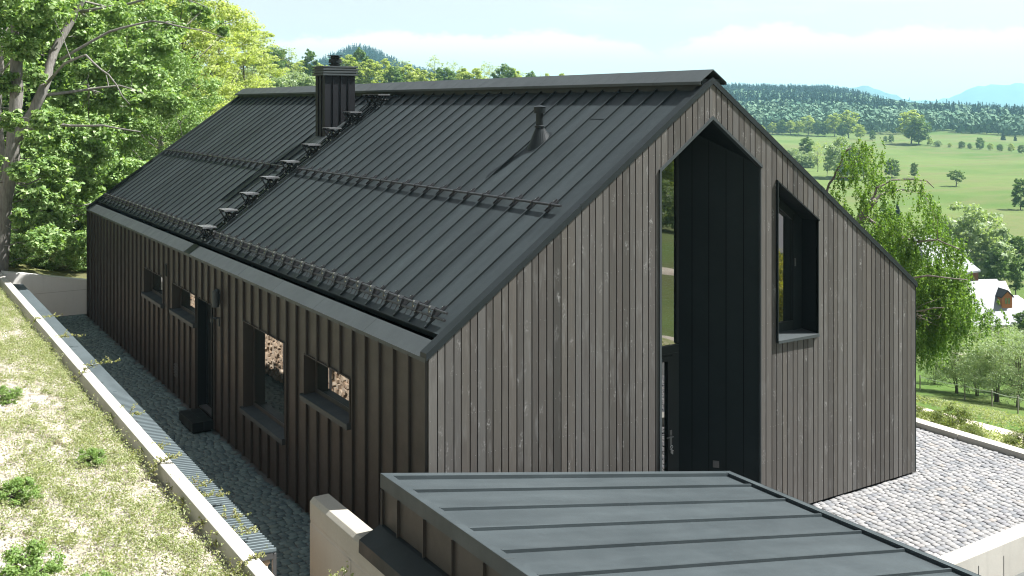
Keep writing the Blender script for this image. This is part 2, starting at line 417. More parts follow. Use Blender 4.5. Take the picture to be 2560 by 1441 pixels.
hb(mb, 'metal_wall', M_WALL)
mb = MB()
wall_with_holes(mb, W, 0.0, L, 0.03, H - 0.02, [], True)
ribs(mb, W, 1, 0.0, L, 0.03, H - 0.055, [], 0.41, 0.4125)
hb(mb, 'metal_wall', M_WALL)
mb = MB(); mb.prism([(0.01, 0.03), (W - 0.01, 0.03), (W - 0.01, H), (XM, RT - 0.03), (0.01, H)], L - 0.06, L - 0.005)
hb(mb, 'rear_wall', M_TIMBER)
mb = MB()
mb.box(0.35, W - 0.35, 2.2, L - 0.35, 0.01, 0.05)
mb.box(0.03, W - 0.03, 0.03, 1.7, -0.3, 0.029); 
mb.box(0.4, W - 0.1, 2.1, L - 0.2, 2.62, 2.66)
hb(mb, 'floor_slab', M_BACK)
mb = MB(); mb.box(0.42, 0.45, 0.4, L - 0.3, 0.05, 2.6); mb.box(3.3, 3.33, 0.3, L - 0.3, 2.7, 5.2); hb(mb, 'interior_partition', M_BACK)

M_EDGE2, _, _ = mat('dull screw heads', (0.30, 0.30, 0.29), 0.5, 0.2)
# ---- gable timber cladding
RX0, RX1 = 3.51, 5.43
def ztr(x): return 5.83 - abs(x - (RX0 + RX1) / 2) * 0.735
GX0, GX1, GZB = 5.745, 6.615, 2.56
def zgw(x): return 4.87 - (x - GX0) * 0.70
xs = []; x = 0.0; k = 0
while x < W:
    wd = 0.1215 if k % 2 == 0 else 0.0995
    xs.append((x + 0.0075, min(x + wd - 0.0075, W))); x += wd; k += 1
mb = MB()
def board(mb, a, b, za0, zb0, za1, zb1, y0=-0.030, y1=-0.001):
    mb.prism([(a, za0), (b, zb0), (b, zb1), (a, za1)], y0, y1)
BR = random.Random(3)
for a, b in xs:
    cuts = sorted({a, b} | {c for c in (RX0, RX1, XM, (RX0 + RX1) / 2, GX0, GX1) if a < c < b})
    dy = BR.uniform(-0.0015, 0.0015)
    for p, q in zip(cuts, cuts[1:]):
        m_ = (p + q) / 2; bot = 0.03; top = (zr(p) - 0.03, zr(q) - 0.03)
        if RX0 < m_ < RX1: board(mb, p, q, ztr(p), ztr(q), *top, y0=-0.030 + dy)
        elif GX0 < m_ < GX1:
            board(mb, p, q, bot, bot, GZB, GZB, y0=-0.030 + dy); board(mb, p, q, zgw(p), zgw(q), *top, y0=-0.030 + dy)
        else: board(mb, p, q, bot, bot, *top, y0=-0.030 + dy)
clad = hb(mb, 'timber_cladding', M_TIMBER)
sc_ = MB()                                                     # rows of small screws, two per board
for a, b in xs:
    z = 0.32
    while z < zr((a + b)/2) - 0.12:
        m_ = (a + b)/2
        if not (RX0 - .03 < m_ < RX1 + .03 and z < ztr(m_) + 0.04) and not (GX0 - .03 < m_ < GX1 + .03 and GZB - .06 < z < zgw(m_) + 0.06):
            for xx in (a + 0.022, b - 0.022):
                zj = BR.uniform(-0.012, 0.012)
                if BR.random() < 0.5: sc_.quad((xx - 0.003, -0.0335, z - 0.003 + zj), (xx + 0.003, -0.0335, z - 0.003 + zj), (xx + 0.003, -0.0335, z + 0.003 + zj), (xx - 0.003, -0.0335, z + 0.003 + zj))
        z += 0.5
o_ = sc_.build('cladding_screws', M_EDGE2, clad); o_['kind'] = 'stuff'
# dark backing behind the boards, cut round the openings
mb = MB()
def backing(a, b, f0, f1):
    mb.add([(a, 0, f0(a)), (b, 0, f0(b)), (b, 0, f1(b)), (a, 0, f1(a))], [(0, 1, 2, 3)])
zt = lambda x: zr(x) - 0.02
for a, b, f0, f1 in [(0.012, RX0, lambda x: 0.03, zt), (RX0, XM, ztr, zt), (XM, RX1, ztr, zt), (RX1, GX0, lambda x: 0.03, zt), (GX0, GX1, lambda x: 0.03, lambda x: GZB), (GX0, GX1, zgw, zt), (GX1, W - 0.012, lambda x: 0.03, zt)]:
    backing(a, b, f0, f1)
hb(mb, 'cladding_backing', M_BACK)
mb = MB(); mb.box(W - 0.004, W + 0.02, -0.03, 0.02, 0.03, H - 0.03); hb(mb, 'corner_profile', M_DARK)

# ---- entrance recess with a splayed right side
RD = 0.90; XC = (RX0 + RX1) / 2; XB = RX1 - 0.80
def splay(px):
    k = (px - 1280) / FPX; s_ = (3.5846 - 14.927*k) / (1.4493 + 0.4091*k); return s_
mb = MB()
mb.quad((RX1, 0, 0.03), (RX1, 0, ztr(RX1)), (XB, RD, ztr(XB)), (XB, RD, 0.03))
mb.quad((RX0, 0, 0.03), (RX0, RD, 0.03), (RX0, RD, ztr(RX0)), (RX0, 0, ztr(RX0)))
mb.quad((RX0, 0, ztr(RX0)), (RX0, RD, ztr(RX0)), (XC, RD, 5.83), (XC, 0, 5.83))
mb.add([(XC, 0, 5.83), (XC, RD, 5.83), (XB, RD, ztr(XB)), (RX1, 0, ztr(RX1))], [(0, 1, 2, 3)])
NQ = len(mb.v)
for px in (1730, 1772, 1815, 1859):                          # panel joints
    s_ = splay(px); x_, y_ = RX1 - s_, 1.126*s_; w_ = 0.003
    mb.prism([(x_ + w_, y_ - w_), (x_ - w_, y_ + w_), (x_ - w_ - 0.004, y_ + w_ - 0.004), (x_ + w_ - 0.004, y_ - w_ - 0.004)], 0.04, ztr(x_) - 0.01, 'z')
jm = mb; mb = MB(); mb.v = jm.v[:NQ]; mb.f = [f for f in jm.f if max(f) < NQ]; rec = hb(mb, 'entrance_recess', M_SPLAY)
mb = MB(); mb.v = jm.v[NQ:]; mb.f = [tuple(i - NQ for i in f) for f in jm.f if min(f) >= NQ]; mb.build('panel_joint', M_BACK, rec)
mb = MB(); mb.prism([(RX0, 0.0), (RX1, 0.0), (XB, RD), (RX0, RD)], -0.02, 0.045, 'z'); mb.build('recess_floor', M_SETTS, rec)
mb = MB()                                                     # trim round the recess mouth
def slanttrim(mb, x0, x1, f, lo, hi, y0, y1):
    mb.prism([(x0, f(x0) + lo), (x1, f(x1) + lo), (x1, f(x1) + hi), (x0, f(x0) + hi)], y0, y1)
mb.box(RX0 - 0.012, RX0 + 0.022, -0.05, 0.04, 0.03, ztr(RX0)); mb.box(RX1 - 0.012, RX1 + 0.006, -0.028, 0.01, 0.03, ztr(RX1) - 0.02)
slanttrim(mb, RX0 - 0.012, XC, ztr, -0.035, 0.012, -0.052, 0.03); slanttrim(mb, XC, RX1 + 0.008, ztr, -0.035, 0.012, -0.052, 0.03)
mb.build('recess_trim', M_EDGE, rec)
s_ = splay(1790); x_, y_ = RX1 - s_, 1.126*s_
mb = MB(); mb.box(-0.045, 0.045, -0.012, 0.0, -0.05, 0.05); mb.box(-0.03, 0.03, -0.02, -0.0121, -0.035, 0.035)
o_ = mb.build('wall_socket', M_STEEL, rec, bevel=0.003); o_.location = (x_, y_, 0.745); o_.rotation_euler = (0, 0, math.atan2(1.126, -1) + math.pi)
# glazing at the back of the recess: fixed light above, glazed door below
mb = MB()
yb = RD - 0.06; XG = XB - 0.045
mb.prism([(RX0, 2.49), (RX0 + 0.10, 2.49), (RX0 + 0.10, ztr(RX0 + 0.10)), (RX0, ztr(RX0))], yb, RD)
mb.prism([(XG, 2.49), (XB, 2.49), (XB, ztr(XB)), (XG, ztr(XG))], yb, RD)
mb.box(RX0, XB, yb, RD, 2.36, 2.47)
slanttrim(mb, RX0 + 0.1, XC, ztr, -0.09, 0.0, yb, RD); slanttrim(mb, XC, XG, ztr, -0.09, 0.0, yb, RD)
hw = hb(mb, 'window', M_DARK)
mb = MB(); yy = RD - 0.03
mb.add([(RX0 + 0.1, yy, 2.47), (XG, yy, 2.47), (XG, yy, ztr(XG) - 0.09), (XC, yy, 5.73), (RX0 + 0.1, yy, ztr(RX0 + 0.1) - 0.09)], [(0, 1, 2, 3, 4)])
mb.build('pane', M_GLASS, hw)
mb = MB()
DX0, DX1 = RX0 + 0.09, XB - 0.12
mb.box(RX0, XB, yb, RD, 2.33, 2.358)
mb.box(DX1 + 0.004, XB, yb, RD, 0.045, 2.33); mb.box(RX0, RX0 + 0.08, yb, RD, 0.045, 2.33)
mb.box(DX1 - 0.10, DX1, yb - 0.012, RD, 0.05, 2.325); mb.box(DX0, DX0 + 0.12, yb - 0.012, RD, 0.05, 2.325)
mb.box(DX0 + 0.12, DX1 - 0.10, yb - 0.012, RD, 2.25, 2.325); mb.box(DX0 + 0.12, DX1 - 0.10, yb - 0.012, RD, 0.05, 0.16)
dr = hb(mb, 'entrance_door', M_DARK)
mb = MB(); mb.quad((DX0 + 0.12, yy, 0.16), (DX1 - 0.10, yy, 0.16), (DX1 - 0.10, yy, 2.25), (DX0 + 0.12, yy, 2.25)); mb.build('pane', M_GLASS, dr)
mb = MB(); hx = DX1 - 0.05; mb.box(hx - 0.02, hx + 0.02, yb - 0.02, yb - 0.012, 0.95, 1.24)
mb.tube([(hx, yb - 0.02, 1.16), (hx, yb - 0.07, 1.16), (hx - 0.13, yb - 0.075, 1.16)], 0.010); mb.build('door_handle', M_STEEL, dr)
keys = empty('key_bunch', (hx, yb - 0.02, 1.02), label='small silver key bunch hanging in the lock of the glazed entrance door', cat='keys')
mb = MB(); 
mb.tube([(0.022*math.cos(a), -0.015 + 0.0*a, 0.022*math.sin(a) - 0.02) for a in np.linspace(0, 6.283, 14)], 0.003, 6, False)
mb.build('key_ring', M_BOLT, keys)
for k in range(3):
    mb = MB(); o_ = (k - 1) * 0.012; mb.lathe([(0.0, -0.003), (0.012, -0.003), (0.012, 0.003), (0.0, 0.003)], (o_, -0.015 - k*0.005, -0.055 - 0.008*k), 10)
    mb.box(o_ - 0.003, o_ + 0.003, -0.018 - k*0.005, -0.012 - k*0.005, -0.11 - 0.008*k, -0.055 - 0.008*k); mb.build('key', M_BOLT, keys)

# ---- windows
def window_left(y0, y1, z0, z1, sill=True, door=False):
    dp = 0.14
    mb = MB(); xf0, xf1 = dp, dp + 0.06; fw = 0.06
    mb.box(xf0, xf1, y0, y0 + fw, z0, z1); mb.box(xf0, xf1, y1 - fw, y1, z0, z1)
    mb.box(xf0, xf1, y0 + fw, y1 - fw, z0, z0 + fw * (1.2 if not door else .6)); mb.box(xf0, xf1, y0 + fw, y1 - fw, z1 - fw, z1)
    f = hb(mb, 'side_door' if door else 'window', M_WALL if not door else M_DARK)
    if not door:
        mb = MB(); mb.quad((dp + 0.016, y0 + fw, z0 + fw), (dp + 0.016, y0 + fw, z1 - fw), (dp + 0.016, y1 - fw, z1 - fw), (dp + 0.016, y1 - fw, z0 + fw)); mb.build('pane', M_GLASS, f)
    else:
        mb = MB(); mb.box(dp + 0.012, dp + 0.05, y0 + fw, y1 - fw, z0 + 0.045, z1 - fw)
        for q in range(1, 6):
            yq = y0 + fw + (y1 - y0 - 2*fw) * q / 6; mb.box(dp + 0.004, dp + 0.0121, yq - 0.006, yq + 0.006, z0 + 0.06, z1 - fw - 0.02)
        mb.build('door_leaf', M_DARK, f)
        mb = MB(); mb.tube([(dp + 0.01, y0 + 0.14, 1.27), (dp - 0.05, y0 + 0.14, 1.27), (dp - 0.055, y0 + 0.27, 1.27)], 0.009); mb.build('door_handle', M_BOLT, f)
        mb = MB(); mb.box(0.0, dp + 0.06, y0, y1, z0 - 0.03, z0 - 0.001); mb.build('threshold', M_BOLT, f)
    mb = MB()                                                  # reveal
    t = 0.012
    mb.box(-0.036, dp, y0 - t, y0 + 0.001, z0 - 0.02, z1 + t); mb.box(-0.036, dp, y1 - 0.001, y1 + t, z0 - 0.02, z1 + t); mb.box(-0.030, dp, y0, y1, z1 - 0.001, z1 + t)
    mb.build('reveal', M_WALL if not door else M_DARK, f)
    if sill:
        mb = MB(); mb.prism([(-0.085, z0 - 0.075), (-0.078, z0 - 0.075), (-0.078, z0 - 0.012), (dp, z0 + 0.005), (dp, z0 + 0.012), (-0.085, z0 - 0.004)], y0 - 0.03, y1 + 0.03)
        mb.box(-0.084, -0.001, y0 - 0.033, y0 - 0.0301, z0 - 0.075, z0 + 0.02); mb.box(-0.084, -0.001, y1 + 0.0301, y1 + 0.033, z0 - 0.075, z0 + 0.02)
        mb.build('window_sill', M_EDGE, f)
for h in HOLES: window_left(*h, sill=(h[2] > 0.5), door=(h[2] < 0.5))
# gable window
mb = MB(); gy = 0.27
fw = 0.07
mb.box(GX0, GX0 + fw, gy, gy + 0.06, GZB, zgw(GX0) - 0.05); mb.box(GX1 - fw - 0.13, GX1 - 0.13, gy - 0.01, gy + 0.06, GZB, zgw(GX1 - 0.13)); mb.box(GX1 - 0.13, GX1, gy, gy + 0.06, GZB, zgw(GX1 - 0.1))
mb.box(GX0 + fw, GX1 - 0.2, gy, gy + 0.06, GZB, GZB + 0.16); slanttrim(mb, GX0, GX1, zgw, -0.15, 0, gy - 0.001, gy + 0.06)
gw = hb(mb, 'window', M_DARK)
mb = MB(); mb.add([(GX0 + fw, gy + 0.03, GZB + .1), (GX1 - 0.2, gy + 0.03, GZB + .1), (GX1 - 0.2, gy + 0.03, zgw(GX1 - .2) - 0.1), (GX0 + fw, gy + 0.03, zgw(GX0 + fw) - 0.1)], [(0, 1, 2, 3)]); mb.build('pane', M_GLASS, gw)
mb = MB(); pr = -0.068
mb.box(GX0 - 0.016, GX0, pr, gy, GZB - 0.03, zgw(GX0)); mb.box(GX1, GX1 + 0.012, pr + 0.02, gy, GZB - 0.03, zgw(GX1) + 0.0)
slanttrim(mb, GX0 - 0.016, GX1 + 0.012, zgw, 0.0, 0.022, pr, gy)
mb.build('window_frame', M_DARK, gw)
mb = MB(); mb.prism([(pr - 0.004, GZB - 0.045), (pr + 0.004, GZB - 0.045), (pr + 0.004, GZB - 0.012), (gy, GZB + 0.01), (gy, GZB + 0.02), (pr - 0.004, GZB - 0.003)], GX0, GX1, 'x'); mb.build('window_sill', M_EDGE, gw)
mb = MB(); mb.box(GX1 - 0.185, GX1 - 0.165, gy - 0.03, gy - 0.01, 3.55, 3.67); mb.build('window_handle', M_STEEL, gw)

# ---- roof
NR = Vector((-SL, 0, 1)).normalized()
G0, G1 = 0.17, 0.27                                            # recessed gutter between these x
def P3(x, y, off=0.0):
    return (x - 0.0 + NR.x * off, y, zr(x) + NR.z * off) if x <= XM else (x - NR.x * off, y, zr(x) + NR.z * off)
def slopebox(mb, x0, x1, y0, y1, o0, o1):
    a, b, c, d = P3(x0, 0, o0), P3(x1, 0, o0), P3(x1, 0, o1), P3(x0, 0, o1)
    mb.prism([(q[0], q[2]) for q in (a, b, c, d)], y0, y1)
def mirror(mb):
    m2 = MB(); m2.v = [(W - v[0], v[1], v[2]) for v in mb.v]; m2.f = [tuple(reversed(f)) for f in mb.f]; return m2
mb = MB()
slopebox(mb, G1, XM, 0.10, L - 0.10, -0.16, -0.012)
yy_ = [0.10] + [0.105 + 0.43*k for k in range(48) if 0.105 + 0.43*k < L - 0.12 and k > 0] + [L - 0.10]
for a, b in zip(yy_, yy_[1:]): slopebox(mb, G1, XM, a + 0.001, b - 0.001, -0.0115, 0.0)
mb.box(0.02, G0, 0.02, L - 0.02, H - 0.20, H - 0.06)
y = 0.105; k = 0
while y < L - 0.12:
    if not (10.40 < y < 11.05 and False):
        slopebox(mb, G1 - 0.012, XM - 0.02, y - 0.002, y + 0.004, -0.001, 0.029)
        slopebox(mb, G1 - 0.012, XM - 0.02, y - 0.013, y + 0.004, 0.0295, 0.034)
    y += 0.43; k += 1
slopebox(mb, G1 - 0.02, G1 - 0.001, 0.10, L - 0.10, -0.03, 0.003)
slopebox(mb, 3.735, 3.750, 1.4, 1.81, 0.0, 0.006)              # cross lap on one tray
roofL = hb(mb, 'roof_slope', M_ROOF)
hb(mirror(mb), 'roof_slope', M_ROOF)
mb = MB()                                                      # eave edge strip and hidden gutter
slopebox(mb, -0.035, G0, -0.02, L + 0.02, -0.004, 0.0); mb.box(-0.037, -0.033, -0.02, L + 0.02, H - 0.075, H - 0.024)
yj = 1.73
while yj < L: slopebox(mb, -0.034, G0, yj - 0.022, yj + 0.022, 0.0005, 0.0035); yj += 1.73
ev = hb(mb, 'eave_strip', M_EDGE)
mb = MB(); slopebox(mb, -0.036, G0 + 0.001, 9.93, 10.28, 0.004, 0.007); mb.build('cover_plate', M_DARK, ev)
mb = MB(); mb.box(G0 - 0.004, G0, 0.0, L, H - 0.03, zr(G0) - 0.004); mb.box(G0, G1, 0.0, L, H - 0.04, H - 0.03); mb.build('gutter', M_DARK, ev)
mb = MB(); slopebox(mb, -0.035, G1, -0.02, L + 0.02, -0.02, 0.0); hb(mirror(mb), 'eave_strip', M_EDGE)
def verge(y0, y1, yo):
    for s in (0, 1):
        mb = MB()
        a, b = P3(-0.036, 0, -0.10), P3(-0.036, 0, 0.030)
        top = [(-0.036, zr(0) - SL*0.036 + 0.062), (XM, RT + 0.062), (XM, RT - 0.028), (-0.036, zr(0) - SL*0.036 - 0.028)]
        mb.prism(top, y0, y1)
        if yo is not None:                                     # overlapping joint sleeves
            for xj in (2.19,):
                mb.prism([(xj, zr(xj) + 0.066), (xj + 0.07, zr(xj + 0.07) + 0.066), (xj + 0.07, zr(xj + 0.07) - 0.02), (xj, zr(xj) - 0.02)], y0 - 0.003, y0 + 0.02)
        hb(mb if s == 0 else mirror(mb), 'verge_trim', M_PANEL)
verge(-0.046, 0.10, 1); verge(L - 0.10, L + 0.05, None)
mb = MB()                                                      # ventilated ridge cap
CH, CE, CP = 0.25, 6.322, 6.495
yj = -0.045; pieces = []
while yj < L + 0.03:
    y2 = min(yj + 1.0, L + 0.04)
    t = 0.014
    mb.prism([(XM - CH, CE), (XM, CP), (XM + CH, CE), (XM + CH, CE - t), (XM, CP - t), (XM - CH, CE - t)], yj, y2 - 0.004)
    mb.box(XM - CH - 0.001, XM - CH + 0.012, yj, y2 - 0.004, CE - 0.042, CE - t - 0.0005); mb.box(XM + CH - 0.012, XM + CH + 0.001, yj, y2 - 0.004, CE - 0.042, CE - t - 0.0005)
    yj = y2 if y2 < L + 0.03 else 99
cap = hb(mb, 'ridge_cap', M_EDGE)
mb = MB(); mb.box(XM - 0.17, XM + 0.17, 0.0, L, 6.10, 6.36); mb.build('ridge_vent', M_DARK, cap)

# ---- chimney
mb = MB()
cx0, cx1, cy0, cy1, ct = 3.03, 3.74, 10.45, 10.98, 6.66
mb.box(cx0, cx1, cy0, cy1, 5.0, ct)
for q in (0.19, 0.37, 0.55): mb.box(cx0 + q - 0.006, cx0 + q + 0.006, cy0 - 0.022, cy0, 5.1, ct - 0.002); mb.box(cx0 + q - 0.006, cx0 + q + 0.006, cy1, cy1 + 0.022, 5.1, ct - 0.002)
for q in (0.17, 0.35): mb.box(cx0 - 0.022, cx0, cy0 + q - 0.006, cy0 + q + 0.006, 5.1, ct - 0.002)
chim = hb(mb, 'chimney', M_CHIM)
mb = MB()
for k in range(4): mb.box(cx0 - 0.055, cx1 + 0.055, cy0 - 0.055, cy1 + 0.055, ct - 0.02 + k * 0.057, ct + 0.016 + k * 0.057)
mb.box(cx0 - 0.02, cx1 + 0.02, cy0 - 0.02, cy1 + 0.02, ct - 0.01, ct + 0.17); mb.build('chimney_louvre', M_EDGE, chim, bevel=0.003)
mb = MB(); cc = ((cx0 + cx1) / 2 + 0.0, (cy0 + cy1) / 2, 0)
for prof in ([(0.0, 6.85), (0.13, 6.85), (0.13, 6.865), (0.0, 6.865)], [(0.115, 6.87), (0.115, 6.885), (0.15, 6.885), (0.15, 6.90), (0.0, 6.90)], [(0.10, 6.84), (0.10, 7.08)],
             [(0.14, 6.925), (0.145, 6.925), (0.145, 7.01), (0.14, 7.01), (0.0, 7.01)], [(0.0, 7.035), (0.145, 7.035), (0.145, 7.045), (0.0, 7.05)], [(0.0, 7.085), (0.185, 7.08), (0.185, 7.088), (0.0, 7.10)]):
    mb.lathe(prof, cc, 24)
mb.build('chimney_cowl', M_DARK, chim)
mb = MB(); slopebox(mb, cx0 - 0.22, cx1 + 0.1, cy0 - 0.12, cy1 + 0.12, 0.0, 0.03); mb.build('chimney_flashing', M_EDGE, chim)
# ---- soil vent
mb = MB(); vx, vy = 3.26, 2.47; zb = zr(vx)
n = 24; vs = []
for k in range(n):
    a = 2*math.pi*k/n; x_ = vx - 0.03 + 0.185*math.cos(a); y_ = vy + 0.155*math.sin(a); vs.append((x_, y_, zr(x_) + 0.006))
for k in range(n):
    a = 2*math.pi*k/n; vs.append((vx + 0.062*math.cos(a), vy + 0.062*math.sin(a), zb + 0.215))
mb.add(vs, [(k, (k+1) % n, n + (k+1) % n, n + k) for k in range(n)])
vs = []
for r_ in (0.0, 0.035):
    for k in range(n):
        a = 2*math.pi*k/n; x_ = vx - 0.03 + (0.185 + r_)*math.cos(a); y_ = vy + (0.155 + r_)*math.sin(a); vs.append((x_, y_, zr(x_) + 0.0065 - r_*0.1))
mb.add(vs, [(k, (k+1) % n, n + (k+1) % n, n + k) for k in range(n)])
mb.lathe([(0.066, 0.21), (0.078, 0.212), (0.078, 0.235), (0.060, 0.245), (0.058, 0.246), (0.058, 0.46)], (vx, vy, zb), n)
vent = hb(mb, 'vent_pipe', M_DARK, smooth=False)
mb = MB(); mb.lathe([(0.06, 0.43), (0.092, 0.43), (0.092, 0.525), (0.099, 0.527), (0.0, 0.56)], (vx, vy, zb), n); mb.build('vent_cap', M_DARK, vent)

# ---- snow guards
def slope_pt(x, y, off): return P3(x, y, off)
def pipe(mb, x, y0, y1, off, r): mb.tube([slope_pt(x, y0, off), slope_pt(x, y1, off)], r, 8)
def strip(mb, pts, y0, y1, th=0.004):
    """bent flat bar: pts (x, offset) along the slope, y0..y1 wide"""
    for (xa, oa), (xb, ob) in zip(pts, pts[1:]):
        a = slope_pt(xa, 0, oa); b = slope_pt(xb, 0, ob); d = Vector((b[0] - a[0], 0, b[2] - a[2])).normalized(); n_ = Vector((-d.z, 0, d.x))*th
        mb.prism([(a[0], a[2]), (b[0], b[2]), (b[0] + n_.x, b[2] + n_.z), (a[0] + n_.x, a[2] + n_.z)], y0, y1)
def repeat_part(mb, nb, name, mats, parent, ys, y0):
    """one bracket mesh (bolt faces from nb on), copied along the guard"""
    o = mb.build(name, mats, parent); 
    if nb is not None: o.data.polygons.foreach_set('material_index', [0]*nb + [1]*(len(mb.f) - nb))
    for y in ys[1:]:
        c = o.copy(); COL.objects.link(c); c.parent = parent; c.location = (0, y - y0, 0)
def seam_ys(ya, yb_):
    k = math.ceil((ya - 0.105) / 0.43); r_ = []
    while 0.105 + k*0.43 < yb_: r_.append(0.105 + k*0.43); k += 1
    return r_
def guard_double(ya, yb_):
    mb = MB(); pipe(mb, 0.395, ya, yb_, 0.05, 0.0175); pipe(mb, 0.455, ya, yb_, 0.098, 0.0175)
    g = hb(mb, 'snow_guard', M_GUARD); ys = seam_ys(ya, yb_); y = ys[0]; br = MB()
    P_ = [slope_pt(xx, y, oo) for xx, oo in ((0.34, 0.018), (0.58, 0.018), (0.58, 0.034), (0.50, 0.045), (0.475, 0.12), (0.435, 0.12), (0.375, 0.07), (0.37, 0.034), (0.34, 0.034))]
    br.prism([(p[0], p[2]) for p in P_], y - 0.013, y - 0.008)
    br.prism([(p[0], p[2]) for p in (slope_pt(0.36, y, 0.01), slope_pt(0.56, y, 0.01), slope_pt(0.56, y, 0.045), slope_pt(0.36, y, 0.045))], y + 0.017, y + 0.022)
    strip(br, [(0.475, 0.122), (0.435, 0.122)], y - 0.012, y + 0.12); strip(br, [(0.435, 0.122), (0.40, 0.07)], y + 0.09, y + 0.12)
    nb = len(br.f)
    for xx, oo, dy in ((0.455, 0.124, 0.10), (0.54, 0.034, 0.028), (0.42, 0.085, 0.075), (0.385, 0.034, 0.028)):
        pp = slope_pt(xx, y + dy, oo); br.box(pp[0] - 0.009, pp[0] + 0.009, pp[1] - 0.009, pp[1] + 0.009, pp[2] - 0.009, pp[2] + 0.009)
    repeat_part(br, nb, 'guard_bracket', [M_GUARD, M_BOLT], g, ys, y)
    for d_ in (0.14, 0.28):
        st = MB(); a = slope_pt(0.40, y + d_, 0.040); b = slope_pt(0.335, y + d_, 0.004)
        st.prism([(a[0], a[2]), (b[0], b[2]), (b[0] + 0.004, b[2] - 0.006), (a[0] + 0.012, a[2] - 0.006)], y + d_ - 0.009, y + d_ + 0.009)
        repeat_part(st, None, 'ice_stopper', M_GUARD, g, [q for q in ys if q + d_ < yb_], y)
guard_double(0.24, 9.60); guard_double(10.30, L - 0.12)
def guard_single(ya, yb_):
    mb = MB(); pipe(mb, 2.15, ya, yb_, 0.062, 0.018)
    g = hb(mb, 'snow_guard', M_GUARD); ys = seam_ys(ya, yb_); y = ys[0]; br = MB()
    q = [slope_pt(xx, y, oo) for xx, oo in ((2.06, 0.015), (2.26, 0.015), (2.25, 0.035), (2.185, 0.045), (2.17, 0.088), (2.13, 0.088), (2.105, 0.04), (2.06, 0.035))]
    br.prism([(p[0], p[2]) for p in q], y - 0.018, y - 0.008); br.prism([(p[0], p[2]) for p in q[:2] + [slope_pt(2.26, y, 0.05), slope_pt(2.06, y, 0.05)]], y + 0.017, y + 0.027)
    nb = len(br.f); pb = slope_pt(2.225, y + 0.034, 0.035); br.box(pb[0] - 0.010, pb[0] + 0.010, pb[1] - 0.008, pb[1] + 0.008, pb[2] - 0.010, pb[2] + 0.010)
    repeat_part(br, nb, 'guard_bracket', [M_GUARD, M_BOLT], g, ys, y)
guard_single(0.30, 9.7); guard_single(10.25, L - 0.12)

STEPX = (0.33, 0.76, 1.19, 1.62, 2.05, 2.52, 2.99, 3.46)
# ---- roof ladder: steps on two rails
def roof_step(x, yc, wy, first=None):
    """tread level, bracket underneath"""
    z = zr(x) + 0.27; o = empty('roof_step', (0, 0, 0)); o.parent = house; o.location = HO
    mb = MB()
    for k in range(5): mb.box(x - 0.135 + k*0.055, x - 0.135 + k*0.055 + 0.042, yc - wy/2, yc + wy/2, z - 0.008, z)
    mb.box(x - 0.14, x + 0.14, yc - wy/2, yc - wy/2 + 0.012, z - 0.03, z - 0.0085); mb.box(x - 0.14, x + 0.14, yc + wy/2 - 0.012, yc + wy/2, z - 0.03, z - 0.0085)
    mb.build('tread', M_TREAD, o)
    mb = MB(); n_ = max(2, round(wy / 0.30)); bw = wy * 0.5 if n_ == 2 else wy * 0.72
    for k in range(n_):
        y = yc - bw/2 + bw * k/(n_ - 1); s = 1 if k >= n_/2 else -1
        yt = yc + (y - yc) * (wy - 0.03) / bw if n_ == 2 else y
        for a, b, c, d in (((x + 0.12, yt, z - 0.02), (x + 0.03, y, zr(x + 0.03) + 0.05), 0, 0), ((x - 0.12, yt, z - 0.02), (x - 0.02, y, zr(x - 0.02) + 0.05), 0, 0), ((x + 0.09, yt, z - 0.02), (x - 0.07, y, zr(x - 0.07) + 0.05), 0, 0), ((x - 0.09, yt, z - 0.02), (x + 0.11, y, zr(x + 0.11) + 0.05), 0, 0)):
            mb.tube([a, b], 0.016, 6)
        mb.tube([(x - 0.09, y, zr(x - 0.09) + 0.05), (x + 0.14, y, zr(x + 0.14) + 0.05)], 0.015, 6)
    mb.tube([(x + 0.0, yc - bw/2 - 0.03, zr(x) + 0.16), (x + 0.0, yc + bw/2 + 0.03, zr(x) + 0.16)], 0.012, 6)
    mb.build('bracket', M_DARK, o)
    mb = MB()
    for k in range(n_):
        y = yc - bw/2 + bw * k/(n_ - 1)
        for dx, dz in ((0.13, 0.06), (-0.075, 0.06), (0.0, 0.165)): mb.box(x + dx - 0.013, x + dx + 0.013, y - 0.035, y - 0.016, zr(x + dx) + dz - 0.013, zr(x + dx) + dz + 0.013)
        mb.box(x + 0.05, x + 0.075, y - 0.03, y - 0.014, zr(x + 0.06) + 0.10, zr(x + 0.06) + 0.125)
    mb.build('bolt', M_BOLT, o)
for x in STEPX: roof_step(x, 9.96, 0.42)
roof_step(3.98, 9.88, 0.84)
mb = MB()
for y in (9.79, 10.13): slopebox(mb, 0.32, 4.15, y - 0.014, y + 0.014, 0.027, 0.052)
hb(mb, 'ladder_rail', M_DARK)
mb = MB(); slopebox(mb, G1, 4.1, 9.77, 10.16, 0.0, 0.012); hb(mb, 'ladder_shadow_strip', M_DARK)  # dark strip standing in for the shadow band along the steps

